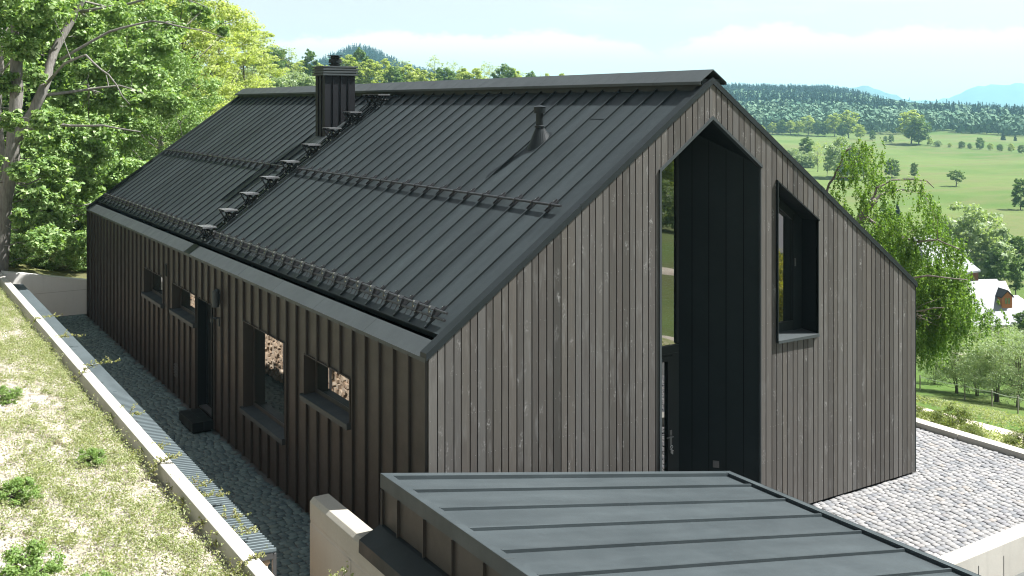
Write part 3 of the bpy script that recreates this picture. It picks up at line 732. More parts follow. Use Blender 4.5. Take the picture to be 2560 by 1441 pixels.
# ---- lamps, sensor, grille on the left wall
def wall_lamp(y, z0, z1, box):
    mb = MB(); mb.box(-0.045, 0.0, y + 0.055, y + 0.19, z0, z1)
    for k in range(6): mb.box(-0.055, -0.044, y + 0.062 + k*0.021, y + 0.072 + k*0.021, z0 + 0.01, z1 - 0.01)
    lp = hb(mb, 'wall_lamp', M_PANEL)
    if box:
        mb = MB(); mb.tube([(-0.11, y - 0.07, z0 - 0.005), (-0.11, y - 0.07, z1 + 0.005)], 0.062, 20); mb.box(-0.10, 0.0, y - 0.085, y - 0.055, z0 + 0.05, z1 - 0.05); mb.build('lamp_tube', M_EDGE, lp)
wall_lamp(7.98, 2.36, 2.64, True)
wall_lamp(11.52, 2.38, 2.64, False)
mb = MB(); mb.box(-0.03, 0.0, 7.98, 8.04, 1.98, 2.14); mb.box(-0.17, -0.03, 7.99, 8.03, 2.12, 2.145); mb.box(-0.17, -0.13, 7.97, 8.05, 2.07, 2.145); hb(mb, 'motion_sensor', M_EDGE, bevel=0.004)
mb = MB()
for k in range(5): mb.prism([(-0.034, 0.42 + k*0.055), (-0.004, 0.445 + k*0.055), (-0.004, 0.45 + k*0.055), (-0.034, 0.425 + k*0.055)], 10.74, 11.08)
hb(mb, 'wall_grille', M_WALL)

# ================================================================== GARAGE
garage = empty('garage', (1.7, -4.0, -0.3), label='low garage with a dark standing seam mono pitch roof in front of the house', cat='garage')
GL, GR, GF, GN = -0.82, 4.31, -0.52, -8.2
ZL, ZR = 2.03, 1.07
gs = (ZL - ZR) / (GR - GL)
def zg(x): return ZL - gs * (x - GL)
def gb(mb, name, m, parent=None, **kw):
    o = mb.build(name, m, parent or garage, **kw)
    if parent is None: o.location = (-1.7, 4.0, 0.3)
    return o
def gprism(mb, x0, x1, y0, y1, o0, o1): mb.prism([(x0, zg(x0) + o0), (x1, zg(x1) + o0), (x1, zg(x1) + o1), (x0, zg(x0) + o1)], y0, y1)
mb = MB()
gprism(mb, GL + 0.02, GR - 0.02, GN + 0.02, GF - 0.02, -0.14, -0.045)
y = -0.52 - 0.41 + 0.26; 
for y in [-1.04 - 0.578 * k + 0.0 for k in range(13)]:
    gprism(mb, GL + 0.11, GR - 0.12, y - 0.006, y + 0.006, -0.046, -0.012); gprism(mb, GL + 0.11, GR - 0.12, y + 0.006, y + 0.02, -0.020, -0.0125)
gb(mb, 'garage_roof', M_GARAGE)
mb = MB()
gprism(mb, GL - 0.012, GL + 0.085, GN, GF + 0.012, -0.045, 0.0)       # raised border flashings
mb.box(GL - 0.016, GL - 0.012, GN, GF + 0.016, ZL - 0.155, ZL + 0.001)
gprism(mb, GL + 0.085, GR - 0.10, GF - 0.085, GF + 0.012, -0.0451, -0.001)
mb.box(GL - 0.016, GR, GF + 0.012, GF + 0.016, ZR - 0.3, ZR - 0.3 + 0.001)
gprism(mb, GL - 0.016, GR + 0.012, GF + 0.012, GF + 0.016, -0.15, -0.002)
gprism(mb, GR - 0.10, GR + 0.012, GN, GF + 0.012, -0.0452, 0.0005)
mb.box(GR + 0.012, GR + 0.016, GN, GF + 0.016, ZR - 0.15, ZR)
gb(mb, 'roof_border', M_GARAGE)
mb = MB(); gprism(mb, GL - 0.018, GL + 0.087, -3.02, -3.0, 0.0005, 0.003); gprism(mb, GR - 0.102, GR + 0.014, -2.35, -2.33, 0.001, 0.004); gb(mb, 'border_joint', M_EDGE)
mb = MB()
mb.box(GL, GL + 0.2, GN + 0.05, GF, -0.3, ZL - 0.10); mb.box(GR - 0.2, GR, GN + 0.05, GF, -0.3, ZR - 0.06)
mb.prism([(GL + 0.2, -0.3), (GR - 0.2, -0.3), (GR - 0.2, zg(GR - 0.2) - 0.1), (GL + 0.2, zg(GL + 0.2) - 0.1)], GF - 0.2, GF)
for k in range(14):
    y = -0.562 - 0.0 if k == 0 else -0.94 - 0.5775 * (k - 1)
    mb.box(GL - 0.034, GL, y - 0.008, y + 0.008, 1.30, ZL - 0.156)
gb(mb, 'garage_wall', M_WALL)
mb = MB()                                                             # flashing between garage wall and concrete wall
mb.prism([(-0.822, 1.47), (-0.822, 1.50), (-0.86, 1.49), (-1.10, 1.385), (-1.105, 1.25), (-1.095, 1.25), (-1.09, 1.372)], GN, GF - 0.02)
gb(mb, 'wall_flashing', M_DARK)

# ================================================================== CONCRETE WALLS
def cwall(name, label, segs, m=None):
    mb = MB(); segs(mb)
    o = mb.build(name, m or M_CONC, None, bevel=0.012, label=label, cat='wall')
    return o
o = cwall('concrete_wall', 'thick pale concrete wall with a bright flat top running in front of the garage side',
      lambda mb: mb.prism([(-1.06, -0.3), (-0.835, -0.3), (-0.835, 1.358), (-1.03, 1.358), (-1.072, 1.312), (-1.072, 1.10), (-1.064, 1.09), (-1.064, 1.06), (-1.072, 1.05), (-1.072, -0.3)][1:], GN, 0.93), M_CONC_SHADE)
mb = MB(); 
for y in (-0.24, -2.6, -5.0): mb.box(-1.078, -1.0, y - 0.03, y + 0.03, -0.28, 1.055)
mb.build('wall_joint', M_CONC_SHADE, o)
def slopewall(mb, x0, x1, y0, y1, za, zb, z0=-0.4):
    mb.prism([(y0, z0), (y1, z0), (y1, zb), (y0, za)], x0, x1, 'x')
o = cwall('retaining_wall', 'long straight concrete retaining wall between the planted bank and the firewood shelter',
      lambda mb: [mb.box(-2.285, -2.12, a, min(a + 2.9, 21.17) - 0.006, -0.4, 1.36) for a in np.arange(-9.0, 21.1, 2.9)])
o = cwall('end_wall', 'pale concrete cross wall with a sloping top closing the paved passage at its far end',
      lambda mb: mb.prism([(-2.119, -0.3), (3.2, -0.3), (3.2, 0.35), (-2.119, 1.38)], 21.0, 21.3), M_CONC_LIT)
mb = MB(); mb.box(-2.0, 0.6, 20.992, 21.05, 0.68, 0.69); mb.build('pour_line', M_CONC, o)
o = cwall('terrace_wall', 'low concrete wall at the lower right corner of the bright cobbled terrace',
      lambda mb: mb.prism([(4.45, -1.5), (4.45, 0.125), (8.2, 0.17), (11.3, 0.20), (11.3, -1.5)], -2.60, -2.35))
mb = MB()
for x in (5.9, 6.72, 7.28, 8.3): mb.box(x - 0.004, x + 0.004, -2.603, -2.55, -1.0, 0.0)
mb.build('wall_joint', M_DARK, o)
o = cwall('garden_kerb', 'narrow white concrete kerb edging the cobbled terrace beside the shrubs',
      lambda mb: [mb.box(11.08, 11.32, a, a + 2.99, -0.6, 0.09) for a in np.arange(-2.34, 21, 3.0)])

# ================================================================== FIREWOOD SHELTER
shel = empty('firewood_shelter', (-1.9, 10.2, 0), label='narrow lean-to firewood shelter with a ribbed metal roof along the retaining wall', cat='shelter')
def sb(mb, name, m, **kw):
    o = mb.build(name, m, shel, **kw); o.location = (1.9, -10.2, 0); return o
Y0, Y1 = 0.29, 20.22
pit = 0.0763; nst = int((Y1 - Y0) / pit)
mb = MB()
mb.prism([(-2.115, 1.128), (-1.72, 1.093), (-1.72, 1.088), (-2.115, 1.123)], Y0, Y1); nf0 = len(mb.f)
for i in range(nst):
    y = Y0 + (i + 0.5)*pit; mb.prism([(-2.115, 1.128), (-1.70, 1.0915), (-1.70, 1.124), (-2.115, 1.160)], y - 0.009, y + 0.009)
M_CORR = metal_paint('zinc grey rib metal', (0.13, 0.16, 0.168), (0.165, 0.20, 0.21), 0.32, 0.15)
o_ = sb(mb, 'ribbed_roof', [M_DARK, M_CORR]); o_.data.polygons.foreach_set('material_index', [0]*nf0 + [1]*(len(mb.f) - nf0))
posts = list(np.arange(Y0 + 0.03, Y1, 2.48)) + [Y1 - 0.03]
for y in posts:
    mb = MB(); mb.box(-1.745, -1.705, y - 0.02, y + 0.02, -0.01, 1.075); sb(mb, 'post', M_STEEL)
mb = MB(); mb.box(-1.745, -1.705, Y0 + 0.05, Y1 - 0.05, 1.076, 1.096); mb.box(-2.10, -1.746, Y0 + 0.0, Y0 + 0.03, 1.03, 1.095); mb.box(-2.11, -2.08, Y0, Y1, 1.08, 1.11); mb.box(-2.10, -1.746, Y0, Y0 + 0.04, 0.04, 0.08)
sb(mb, 'frame_rail', M_STEEL)
# firewood, far more than could be counted
def wood():
    m, t, p = mat('split firewood', (0.5, 0.35, 0.2), 0.85, 0, 0.2)
    c = ramp(t, island(t), [(0, (0.56, 0.42, 0.29)), (0.35, (0.70, 0.57, 0.43)), (0.7, (0.48, 0.34, 0.23)), (1, (0.76, 0.66, 0.53))])
    n = noise(t, 30.0, 4.0); LK(t, mixc(t, mrange(t, n, 0.4, 0.7, 0, 0.6), c, mixc(t, 1.0, c, (0.5, 0.45, 0.4), 'MULTIPLY')), p.inputs['Base Color']); return m
M_WOOD = wood()
WR = random.Random(11); mb = MB()
z = 0.10
while z < 1.0:
    y = Y0 + 0.09
    while y < Y1 - 0.08:
        r = WR.uniform(0.045, 0.075); n_ = WR.choice((3, 4, 4, 5)); a0 = WR.uniform(0, 6.28)
        pol = [(y + r*math.cos(a0 + 6.283*k/n_)*WR.uniform(0.85, 1.15), z + r*math.sin(a0 + 6.283*k/n_)*WR.uniform(0.8, 1.1)) for k in range(n_)]
        mb.prism(pol, -2.09 + WR.uniform(0, 0.03), -1.755 - WR.uniform(0, 0.06), 'x'); y += r * 1.75
    z += 0.098
mb.build('firewood_stack', M_WOOD, None, label='split firewood logs stacked under the ribbed shelter roof', cat='firewood', kind='stuff')

# ================================================================== DOORSTEP
ds = empty('door_step', (-0.2, 8.75, 0), label='dark two-piece block step in front of the side door', cat='step')
for x0, x1 in ((-0.42, -0.212), (-0.205, -0.038)):
    mb = MB(); mb.box(x0 + 0.2, x1 + 0.2, 8.28 - 8.75, 9.2 - 8.75, 0.045, 0.205); mb.build('step_slab', M_DARK, ds, bevel=0.006)
mb = MB(); mb.box(-0.19, 0.13, -0.42, 0.40, 0.0, 0.044); mb.build('step_base', M_BACK, ds)

# ================================================================== PAVING (granite setts laid in rows)
def setts(name, x0, x1, y0, y1, lx, ly, ztop, seed, rows='x', hole=None, m=None):
    r = np.random.default_rng(seed); V = []; F = []
    # rows run along `rows`; setts are staggered from row to row
    nrow = int(((y1 - y0) if rows == 'x' else (x1 - x0)) / (ly)); 
    base = np.array([(-1, -1), (1, -1), (1, 1), (-1, 1)], float)
    for i in range(nrow):
        c0 = (y0 if rows == 'x' else x0) + (i + 0.5) * ly
        s = (x0 if rows == 'x' else y0) - r.uniform(0, lx); e = x1 if rows == 'x' else y1; st = x0 if rows == 'x' else y0
        while s < e:
            l = lx * r.uniform(0.80, 1.22)
            a, b = s + 0.006, s + l - 0.006; s += l
            if (a + b)/2 < st or (a + b)/2 > e: continue
            cu = (a + b) / 2; hu = (b - a) / 2; hv = ly / 2 - 0.005 + r.uniform(-0.004, 0.002); wv = 0.012 * math.sin(cu * 1.1 + i * 0.13) + r.uniform(-0.004, 0.004)
            if hole and hole(*( (cu, c0 + wv) if rows == 'x' else (c0 + wv, cu))): continue
            zt = ztop + r.uniform(-0.006, 0.006); tx, ty = r.uniform(-0.05, 0.05, 2)
            jit = r.uniform(-0.006, 0.006, (4, 2)); n = len(V)
            for lev, (k, dz) in enumerate(((1.0, -0.04), (1.0, -0.012), (0.80, 0.0))):
                for q in range(4):
                    du = base[q, 0] * (hu - (1 - k) * 0.055) + jit[q, 0]; dv = base[q, 1] * (hv - (1 - k) * 0.055) + jit[q, 1]
                    zz = zt + dz + (tx * du + ty * dv if lev else 0)
                    V.append((cu + du, c0 + wv + dv, zz) if rows == 'x' else (c0 + wv + dv, cu + du, zz))
            fl = rows != 'x'
            for lev in (0, 4):
                for q in range(4):
                    f = (n+lev+q, n+lev+(q+1) % 4, n+lev+4+(q+1) % 4, n+lev+4+q); F.append(f[::-1] if fl else f)
            f = (n+8, n+9, n+10, n+11); F.append(f[::-1] if fl else f)
    return npmesh(name, np.array(V), np.array(F), m or M_SETTS, kind='structure')
setts('paving', -2.10, -0.03, -4.0, 20.99, 0.125, 0.103, 0.0, 1, 'x', lambda x, y: x > -1.05 and y < 0.92, M_SETTS_SHADE)
setts('paving', 3.4, 11.07, -2.34, 20.0, 0.118, 0.098, 0.0, 2, 'x', lambda x, y: (x < 4.3 and y < -0.5) or (x < 8.98 and y > -0.03))
setts('lower_paving', 4.4, 11.3, -6.0, -2.62, 0.118, 0.098, -0.31, 4, 'x')
mb = MB(); mb.box(-2.2, 11.2, -2.45, 21.1, -0.10, -0.018); mb.box(-2.2, -0.9, -9.0, -2.451, -0.10, -0.018); mb.box(-0.9, 12.0, -9.0, -2.452, -0.40, -0.328)
mb.build('paving_bed', M_JOINT, None, kind='structure')
# low timber-dark plinth under the boards of the gable
mb = MB(); mb.box(0.03, RX0, 0.001, 0.03, -0.05, 0.028); hb(mb, 'plinth', M_BACK)
mb = MB(); mb.box(RX1, W - 0.03, 0.001, 0.03, -0.05, 0.028); hb(mb, 'plinth', M_BACK)
# ================================================================== TERRAIN
def vnoise(x, y, seed=0):
    x = np.asarray(x, float); y = np.asarray(y, float)
    xi = np.floor(x).astype(np.int64); yi = np.floor(y).astype(np.int64); fx = x - xi; fy = y - yi
    def h(a, b):
        n = (a * 374761393 + b * 668265263 + seed * 144665) & 0x7fffffff
        n = ((n ^ (n >> 13)) * 1274126177) & 0x7fffffff
        return ((n ^ (n >> 16)) & 0xffff) / 65535.0
    sx = fx*fx*(3 - 2*fx); sy = fy*fy*(3 - 2*fy)
    return (h(xi, yi)*(1-sx) + h(xi+1, yi)*sx)*(1-sy) + (h(xi, yi+1)*(1-sx) + h(xi+1, yi+1)*sx)*sy
def fbm(x, y, seed=0, o=4):
    s = 0; a = 1; t = 0
    for i in range(o): s = s + a*vnoise(x*2**i, y*2**i, seed + i); t += a; a *= 0.5
    return s / t - 0.5
PH = np.array([-180, -130, -90, -60, -31, -20, -14, -11.5, -8.5, -5, 2.9, 7.5, 11.3, 16.7, 21.8, 26.6, 45, 75, 106, 140, 180.0])
RR = np.log(np.array([15, 30, 60, 100, 160, 250, 400, 700, 1000, 1500, 2500, 5000, 12000.0]))
TZ = np.array([
 [0, -1, -2, -3, -3, -2, 0, 5, 10, 20, 30, 30, 30],
 [2, 3, 5, 8, 10, 14, 20, 30, 40, 50, 50, 40, 30],
 [3, 5, 9, 14, 20, 26, 34, 45, 55, 60, 50, 40, 30],
 [1.4, 3, 7, 12, 18, 26, 36, 50, 60, 60, 50, 30, 20],
 [1.4, 1.8, 5, 10, 16, 22, 30, 44, 55, 60, 40, 20, 20],
 [0.9, 1.2, 2.5, 5, 8, 12, 18, 28, 38, 48, 40, 20, 20],
 [0, 0.4, 1.5, 3, 5, 8, 13, 20, 26, 34, 30, 10, 10],
 [0, 0.2, 1.2, 2, 4, 7, 11, 16, 24, 46, 30, 10, 10],
 [0, 0, 1, 2, 4, 7, 10, 15, 30, 76, 50, 10, 10],
 [0, -0.3, -1, 0, 2, 5, 8, 12, 18, 42, 30, 10, 10],
 [0, -1, -3, -4, -3, -1, 3, 5, 6, 7, 5, 0, 0],
 [-0.2, -1.8, -5, -8, -10, -10, -9, -6, 2, 14, 5, 0, 0],
 [-0.3, -2.2, -7, -11, -14, -15, -14, -12, 2, 19, 12, 0, 0],
 [-0.4, -2.4, -8, -14, -16, -17, -16, -14, 0, 17, 8, -10, -10],
 [-0.4, -2.5, -8, -15, -17, -17, -17, -15, -8, -7, -16, -30, -30],
 [-0.4, -2.5, -8, -15, -17, -17, -17, -16, -13, -13, -22, -40, -40],
 [-0.5, -2.5, -8, -14, -16, -16, -16, -15, -12, 0, 10, 20, 20],
 [-0.5, -2.5, -5, -8, -11, -12, -12, -8, 0, 15, 30, 40, 40],
 [-0.6, -1.5, -3, -5, -6, -6, -5, 2, 14, 35, 60, 60, 60],
 [-0.6, -1.5, -2.5, -4, -4, -3, 0, 8, 18, 35, 50, 50, 50],
 [0, -1, -2, -3, -3, -2, 0, 5, 10, 20, 30, 30, 30]])
def tbl(phi, r):
    lr = np.clip(np.log(np.maximum(r, 1.0)), RR[0], RR[-1] - 1e-6)
    i = np.clip(np.searchsorted(PH, phi, side='right') - 1, 0, len(PH) - 2); u = (phi - PH[i]) / (PH[i+1] - PH[i])
    j = np.clip(np.searchsorted(RR, lr, side='right') - 1, 0, len(RR) - 2); v = (lr - RR[j]) / (RR[j+1] - RR[j])
    u = u*u*(3 - 2*u)*0.6 + u*0.4
    return (TZ[i, j]*(1-u) + TZ[i+1, j]*u)*(1-v) + (TZ[i, j+1]*(1-u) + TZ[i+1, j+1]*u)*v
def sstep(a, b, x):
    t = np.clip((x - a) / (b - a), 0, 1); return t*t*(3 - 2*t)
def bankz(x, y): return 1.13 + 0.30 * np.clip(-2.3 - x, 0, 30) + 0.16 * fbm(x*0.9, y*0.9, 5) * sstep(0, 1.2, -2.3 - x) + 0.10 * fbm(x*3.1, y*3.1, 9)
def HG(x, y):
    x = np.asarray(x, float); y = np.asarray(y, float)
    dx, dy = x - CX, y - CY; u = dx*RV[0] + dy*RV[1]; d = dx*DV[0] + dy*DV[1]
    r = np.hypot(u, d); phi = np.degrees(np.arctan2(u, d))
    z = tbl(phi, r) + fbm(x*0.02, y*0.02, 2) * np.clip(r / 60, 0, 3) + fbm(x*0.006, y*0.006, 3) * np.clip((r - 150) / 60, 0, 8) * np.where(phi < 8, 1, 0.5)
    zn = np.where(x > 11.3, -0.06 - 0.265 * (x - 11.3) + 0.10 * fbm(x*0.6, y*0.6, 4), -0.25)
    wr = sstep(26, 48, r) ; z = np.where(x > 4, zn*(1 - wr) + z*wr, z)
    zb = bankz(np.minimum(x, -2.3), y); wb = sstep(-2.0, -2.5, x) * (1 - sstep(20, 34, y)) * (1 - sstep(14, 40, -x)); 
    back = sstep(20.9, 21.3, y) * (1 - sstep(24, 40, y)) * sstep(4, 0, x)
    z = z*(1 - back) + back*np.where(x > -2.1, 0.75 - 0.2*x, zb)
    z = np.where(x < -2.25, z*(1 - wb) + zb*wb, z)
    return z
def Hs(x, y): return float(HG(np.array([x]), np.array([y]))[0])
def ground_at(px, py, d0=14.0, d1=6000.0):
    """where the line of sight through a point of the photograph meets the terrain"""
    D = np.exp(np.linspace(math.log(d0), math.log(d1), 3000))
    q = np.array([CX, CY])[None] + DV[None]*D[:, None] + RV[None]*((px - 1280)/FPX*D)[:, None]
    z = CZ - (py - HOR)/FPX*D; k = np.argmax(HG(q[:, 0], q[:, 1]) > z)
    return float(q[k, 0]), float(q[k, 1]), float(HG(q[k:k+1, 0], q[k:k+1, 1])[0]), float(D[k])

an = np.concatenate([np.linspace(-180, -40, 90, endpoint=False), np.linspace(-40, 40, 620, endpoint=False), np.linspace(40, 180, 90)])
rad = np.concatenate([[0.5], np.exp(np.linspace(math.log(2.0), math.log(22000), 420))])
A, Rr = np.meshgrid(np.radians(an), rad)
X = CX + np.sin(A)*Rr*RV[0] + np.cos(A)*Rr*DV[0]; Y = CY + np.sin(A)*Rr*RV[1] + np.cos(A)*Rr*DV[1]
Z = HG(X, Y)
hole = ((X > -2.6) & (X < 11.5) & (Y > -9.3) & (Y < 21.75)); Z = np.where(hole, np.minimum(Z, -0.6), Z)
Z = np.where((X > -16) & (X < -2.25) & (Y > -14) & (Y < 24), Z - 0.35, Z)
m_, n_ = X.shape; idx = np.arange(m_*n_).reshape(m_, n_)
F = np.stack([idx[:-1, :-1], idx[:-1, 1:], idx[1:, 1:], idx[1:, :-1]], -1).reshape(-1, 4)[:, ::-1]
def meadow():
    m, t, p = mat('meadow', (0.12, 0.2, 0.05), 0.95, 0, 0.1)
    a = noise(t, 0.012, 5.0, 0.6); b = noise(t, 0.25, 5.0, 0.65); c = noise(t, 3.0, 4.0, 0.7)
    st = noise(t, 0.03, 4.0, 0.55, sc3=(0.7, 2.6, 1.0))
    col = mixc(t, mrange(t, a, 0.40, 0.60, 0, 1, True), (0.052, 0.096, 0.018), (0.092, 0.128, 0.036))
    col = mixc(t, mrange(t, st, 0.42, 0.62, 0, 0.8, True), col, (0.10, 0.105, 0.042))
    col = mixc(t, mrange(t, b, 0.45, 0.7, 0, 0.5), col, (0.058, 0.10, 0.022))
    col = mixc(t, mrange(t, c, 0.5, 0.75, 0, 0.45), col, (0.15, 0.185, 0.07))
    LK(t, col, p.inputs['Base Color']); bump(t, p, c, 0.6, 0.05)
    return m
M_MEADOW = meadow()
M_FLOOR = soil('forest floor', (0.10, 0.10, 0.045), (0.14, 0.15, 0.05), (0.06, 0.045, 0.03), 0.8, 12.0, 0.03)
M_ROUGH = soil('rough verge grass', (0.16, 0.20, 0.06), (0.34, 0.30, 0.19), (0.12, 0.15, 0.04), 0.7, 10.0, 0.03)
fx = X[:-1, :-1].ravel(); fy = Y[:-1, :-1].ravel()
mi = np.zeros(len(F), int); mi[(fx < 2) & (fy < 90)] = 1
near = (fx > 11) & (fx < 15.6) & (fy < 45) & (fy > -25); mi[near] = 2
npmesh('ground', np.stack([X.ravel(), Y.ravel(), Z.ravel()], -1), F, [M_MEADOW, M_FLOOR, M_ROUGH], smooth=True, matidx=mi, kind='structure')
# planted bank
bx = np.linspace(-16, -2.292, 240); by = np.linspace(-14, 24, 520); X, Y = np.meshgrid(bx, by); Z = bankz(X, Y) + 0.05*fbm(X*9, Y*9, 21)
m_, n_ = X.shape; idx = np.arange(m_*n_).reshape(m_, n_)
F = np.stack([idx[:-1, :-1], idx[:-1, 1:], idx[1:, 1:], idx[1:, :-1]], -1).reshape(-1, 4)
npmesh('bank', np.stack([X.ravel(), Y.ravel(), Z.ravel()], -1), F, M_BANK, smooth=True, kind='structure')
# sandy track beyond the kerb and the sandy yard by the farmhouse
def ribbon(name, pts, wd, m, off=0.05):
    V = []; n = len(pts)
    for i, (x, y) in enumerate(pts):
        a = np.array(pts[min(i+1, n-1)]) - np.array(pts[max(i-1, 0)]); a = a/np.linalg.norm(a); nrm = np.array([-a[1], a[0]])
        ww = wd*(1 + 0.18*math.sin(i*0.7) + 0.08*math.sin(i*1.9))
        for k in range(7):
            q = np.array([x, y]) + nrm*ww*(k/6 - 0.5); V.append((q[0], q[1], Hs(*q) + off*(1 if 0 < k < 6 else -0.6)))
    F = [(i*7+k, i*7+k+1, (i+1)*7+k+1, (i+1)*7+k) for i in range(n-1) for k in range(6)]
    return npmesh(name, np.array(V), np.array(F)[:, ::-1], m, smooth=True, kind='structure')
ribbon('path', [(15.9 + 0.12*math.sin(y*0.5), y) for y in np.arange(-12, 32, 0.7)], 1.5, M_PATH)
pts = [ground_at(2600 - i*16, 905 - i*1.5)[:2] for i in range(22)]; ribbon('track', pts, 1.3, M_PATH, 0.12)
pts = [ground_at(2610 - i*8, 860 - i*8)[:2] for i in range(14)]; ribbon('yard', pts, 2.6, M_PATH, 0.25)

# ================================================================== FOLIAGE
def leaf_mesh(C, Rad, n_per, size, seed, up=0.5, out=0.5, shell=0.5, droop=0.0, asp=0.62):
    """C (n,3) clump centres, Rad (n,3) clump radii -> diamond leaves"""
    r = np.random.default_rng(seed); n = len(C)*n_per
    c = np.repeat(C, n_per, 0); ra = np.repeat(Rad, n_per, 0)
    d = r.normal(size=(n, 3)); d /= np.linalg.norm(d, axis=1, keepdims=True)
    p = c + d * ra * (r.random((n, 1)) ** shell)
    nrm = r.normal(size=(n, 3)) + np.array([0, 0, up*2]) + d*out*2; nrm /= np.linalg.norm(nrm, axis=1, keepdims=True)
    a = r.normal(size=(n, 3)); a[:, 2] -= droop*2; a -= nrm*(a*nrm).sum(1, keepdims=True); a /= np.linalg.norm(a, axis=1, keepdims=True)
    b = np.cross(nrm, a); s = size * r.uniform(0.6, 1.35, (n, 1)); wv = s*asp
    V = np.stack([p - a*s*0.5, p + b*wv*0.5 - a*s*0.05 + nrm*s*0.06, p + a*s*0.5, p - b*wv*0.5 - a*s*0.05 + nrm*s*0.06], 1).reshape(-1, 3)
    return V, np.arange(n*4).reshape(-1, 4)
def limb(mb, a, b, r0, r1, rr, bend=0.12, n=5, seg=7):
    a = np.array(a, float); b = np.array(b, float); d = np.linalg.norm(b - a); pts = [a]
    o1 = rr.normal(size=3)*d*bend
    for i in range(1, n):
        t = i/n; pts.append(a + (b - a)*t + o1*math.sin(math.pi*t) + np.array([0, 0, -d*0.06*math.sin(math.pi*t)]) + rr.normal(size=3)*d*0.015)
    pts.append(b); mb.tube(pts, [r0 + (r1 - r0)*i/n for i in range(n+1)], seg, False); return pts
def tree(name, seed, h, cr, base=0.25, lobes=14, clumps=14, per=60, size=0.3, tr=0.2, lr=0.36, cl=0.35, leafm=None, barkm=None, flat=0.75, up=0.5, shape='round', lean=0.0, multi=1, droop=0.0, sub=3):
    """prototype tree standing at the origin: Empty > trunk, crown"""
    r = np.random.default_rng(seed); root = empty(name); tm = MB()
    cents = []
    for i in range(lobes):
        t = (i + 0.5)/lobes; a = i*2.399 + r.uniform(-0.4, 0.4)
        if shape == 'round': z = base + (1 - base)*(0.08 + 0.86*t); prof = math.sqrt(max(0.05, 1 - ((z - base)/(1 - base)*1.75 - 0.80)**2 * 0.98))
        elif shape == 'cone': z = base + (1 - base)*(0.05 + 0.93*t); prof = 1 - 0.9*t
        else: z = base + (1 - base)*(0.1 + 0.85*t); prof = 0.55 + 0.45*math.sin(math.pi*t)
        rad_ = cr*prof*r.uniform(0.45, 0.85) * (0.35 if i == lobes-1 else 1)
        cents.append((math.cos(a)*rad_ + lean*h*z*z, math.sin(a)*rad_, z*h))
    tops = []
    for k in range(multi):
        off = np.array([r.uniform(-1, 1), r.uniform(-1, 1), 0])*tr*3*(multi > 1)
        tp = np.array([lean*h*0.6 + off[0]*4, off[1]*4, h*0.88]); pts = []
        for i in range(9):
            t = i/8; pts.append((off[0] + (tp[0]-off[0])*t*t + r.normal()*h*0.008*(i > 0), off[1] + (tp[1]-off[1])*t + r.normal()*h*0.008*(i > 0), tp[2]*t - 0.25*(i == 0)))
        tm.tube(pts, [tr*(1.25 if i == 0 else 1.0)*(1 - 0.88*i/8) for i in range(9)], 9, False); tops.append(pts)
    C = []; Ra = []
    for i, c in enumerate(cents):
        pts = tops[i % multi]; zt = max(0.12, c[2]/h*0.78 - 0.08)*8; j = min(7, int(zt)); f = zt - j
        st = np.array(pts[j])*(1 - f) + np.array(pts[j+1])*f
        rl = max(0.012, tr*0.34*(1 - 0.6*c[2]/h)); lp = limb(tm, st, c, rl, rl*0.35, r)
        L_ = lr*cr*r.uniform(0.75, 1.2)
        cc = r.normal(size=(clumps, 3)); cc /= np.linalg.norm(cc, axis=1, keepdims=True); cc *= (r.random((clumps, 1))**0.45)*L_; cc[:, 2] *= flat
        for k in range(clumps):
            q = np.array(c) + cc[k]; C.append(q); rc = cl*L_*r.uniform(0.7, 1.3); Ra.append((rc*1.15, rc*1.15, rc*(flat*0.8 + droop)))
            if k < sub: limb(tm, lp[-2], q, rl*0.35, rl*0.12, r, 0.1, 3, 5)
    V, F = leaf_mesh(np.array(C), np.array(Ra), per, size, seed + 1, up=up, droop=droop)
    o = tm.build('trunk', barkm or B_DARK, root, smooth=True)
    c = npmesh('crown', V, F, leafm or L_FIELD, root)
    return root
def conifer(name, seed, h, cr, leafm=None, per=26, size=0.5):
    r = np.random.default_rng(seed); root = empty(name); tm = MB(); tm.tube([(0, 0, -0.2), (0, 0, h*0.5), (0, 0, h*0.98)], [h*0.02, h*0.012, 0.01], 7, False)
    C = []; Ra = []
    for i in range(26):
        t = i/25; z = h*(0.08 + 0.90*t); rr_ = cr*(1 - t)**0.85
        nb = max(2, int(9*(1 - t)) + 1)
        for k in range(nb):
            a = r.uniform(0, 6.28); e = rr_*r.uniform(0.75, 1.15)
            for f in (0.4, 0.8): C.append((math.cos(a)*e*f, math.sin(a)*e*f, z - e*f*0.35)); Ra.append((cr*0.14, cr*0.14, cr*0.07))
    V, F = leaf_mesh(np.array(C), np.array(Ra), per, size, seed, up=0.7, droop=0.4, asp=0.4)
    tm.build('trunk', B_DARK, root, smooth=True); npmesh('crown', V, F, leafm or L_CON, root); return root
def place(proto, first, x, y, z, h_ratio, rz, label, cat, group=None, wide=1.0, name=None):
    """the first use moves the prototype itself, later uses copy it"""
    s = (h_ratio*wide, h_ratio*wide, h_ratio)
    if proto.get('_used'):
        o = copy_thing(proto, (x, y, z), rz, s)
        if name: o.name = name
    else:
        o = proto; proto['_used'] = 1; o.location = (x, y, z); o.rotation_euler = (0, 0, rz); o.scale = s
    if 'label' in o: del o['label']
    return props(o, label=label, cat=cat, group=group)
PR = random.Random(5)

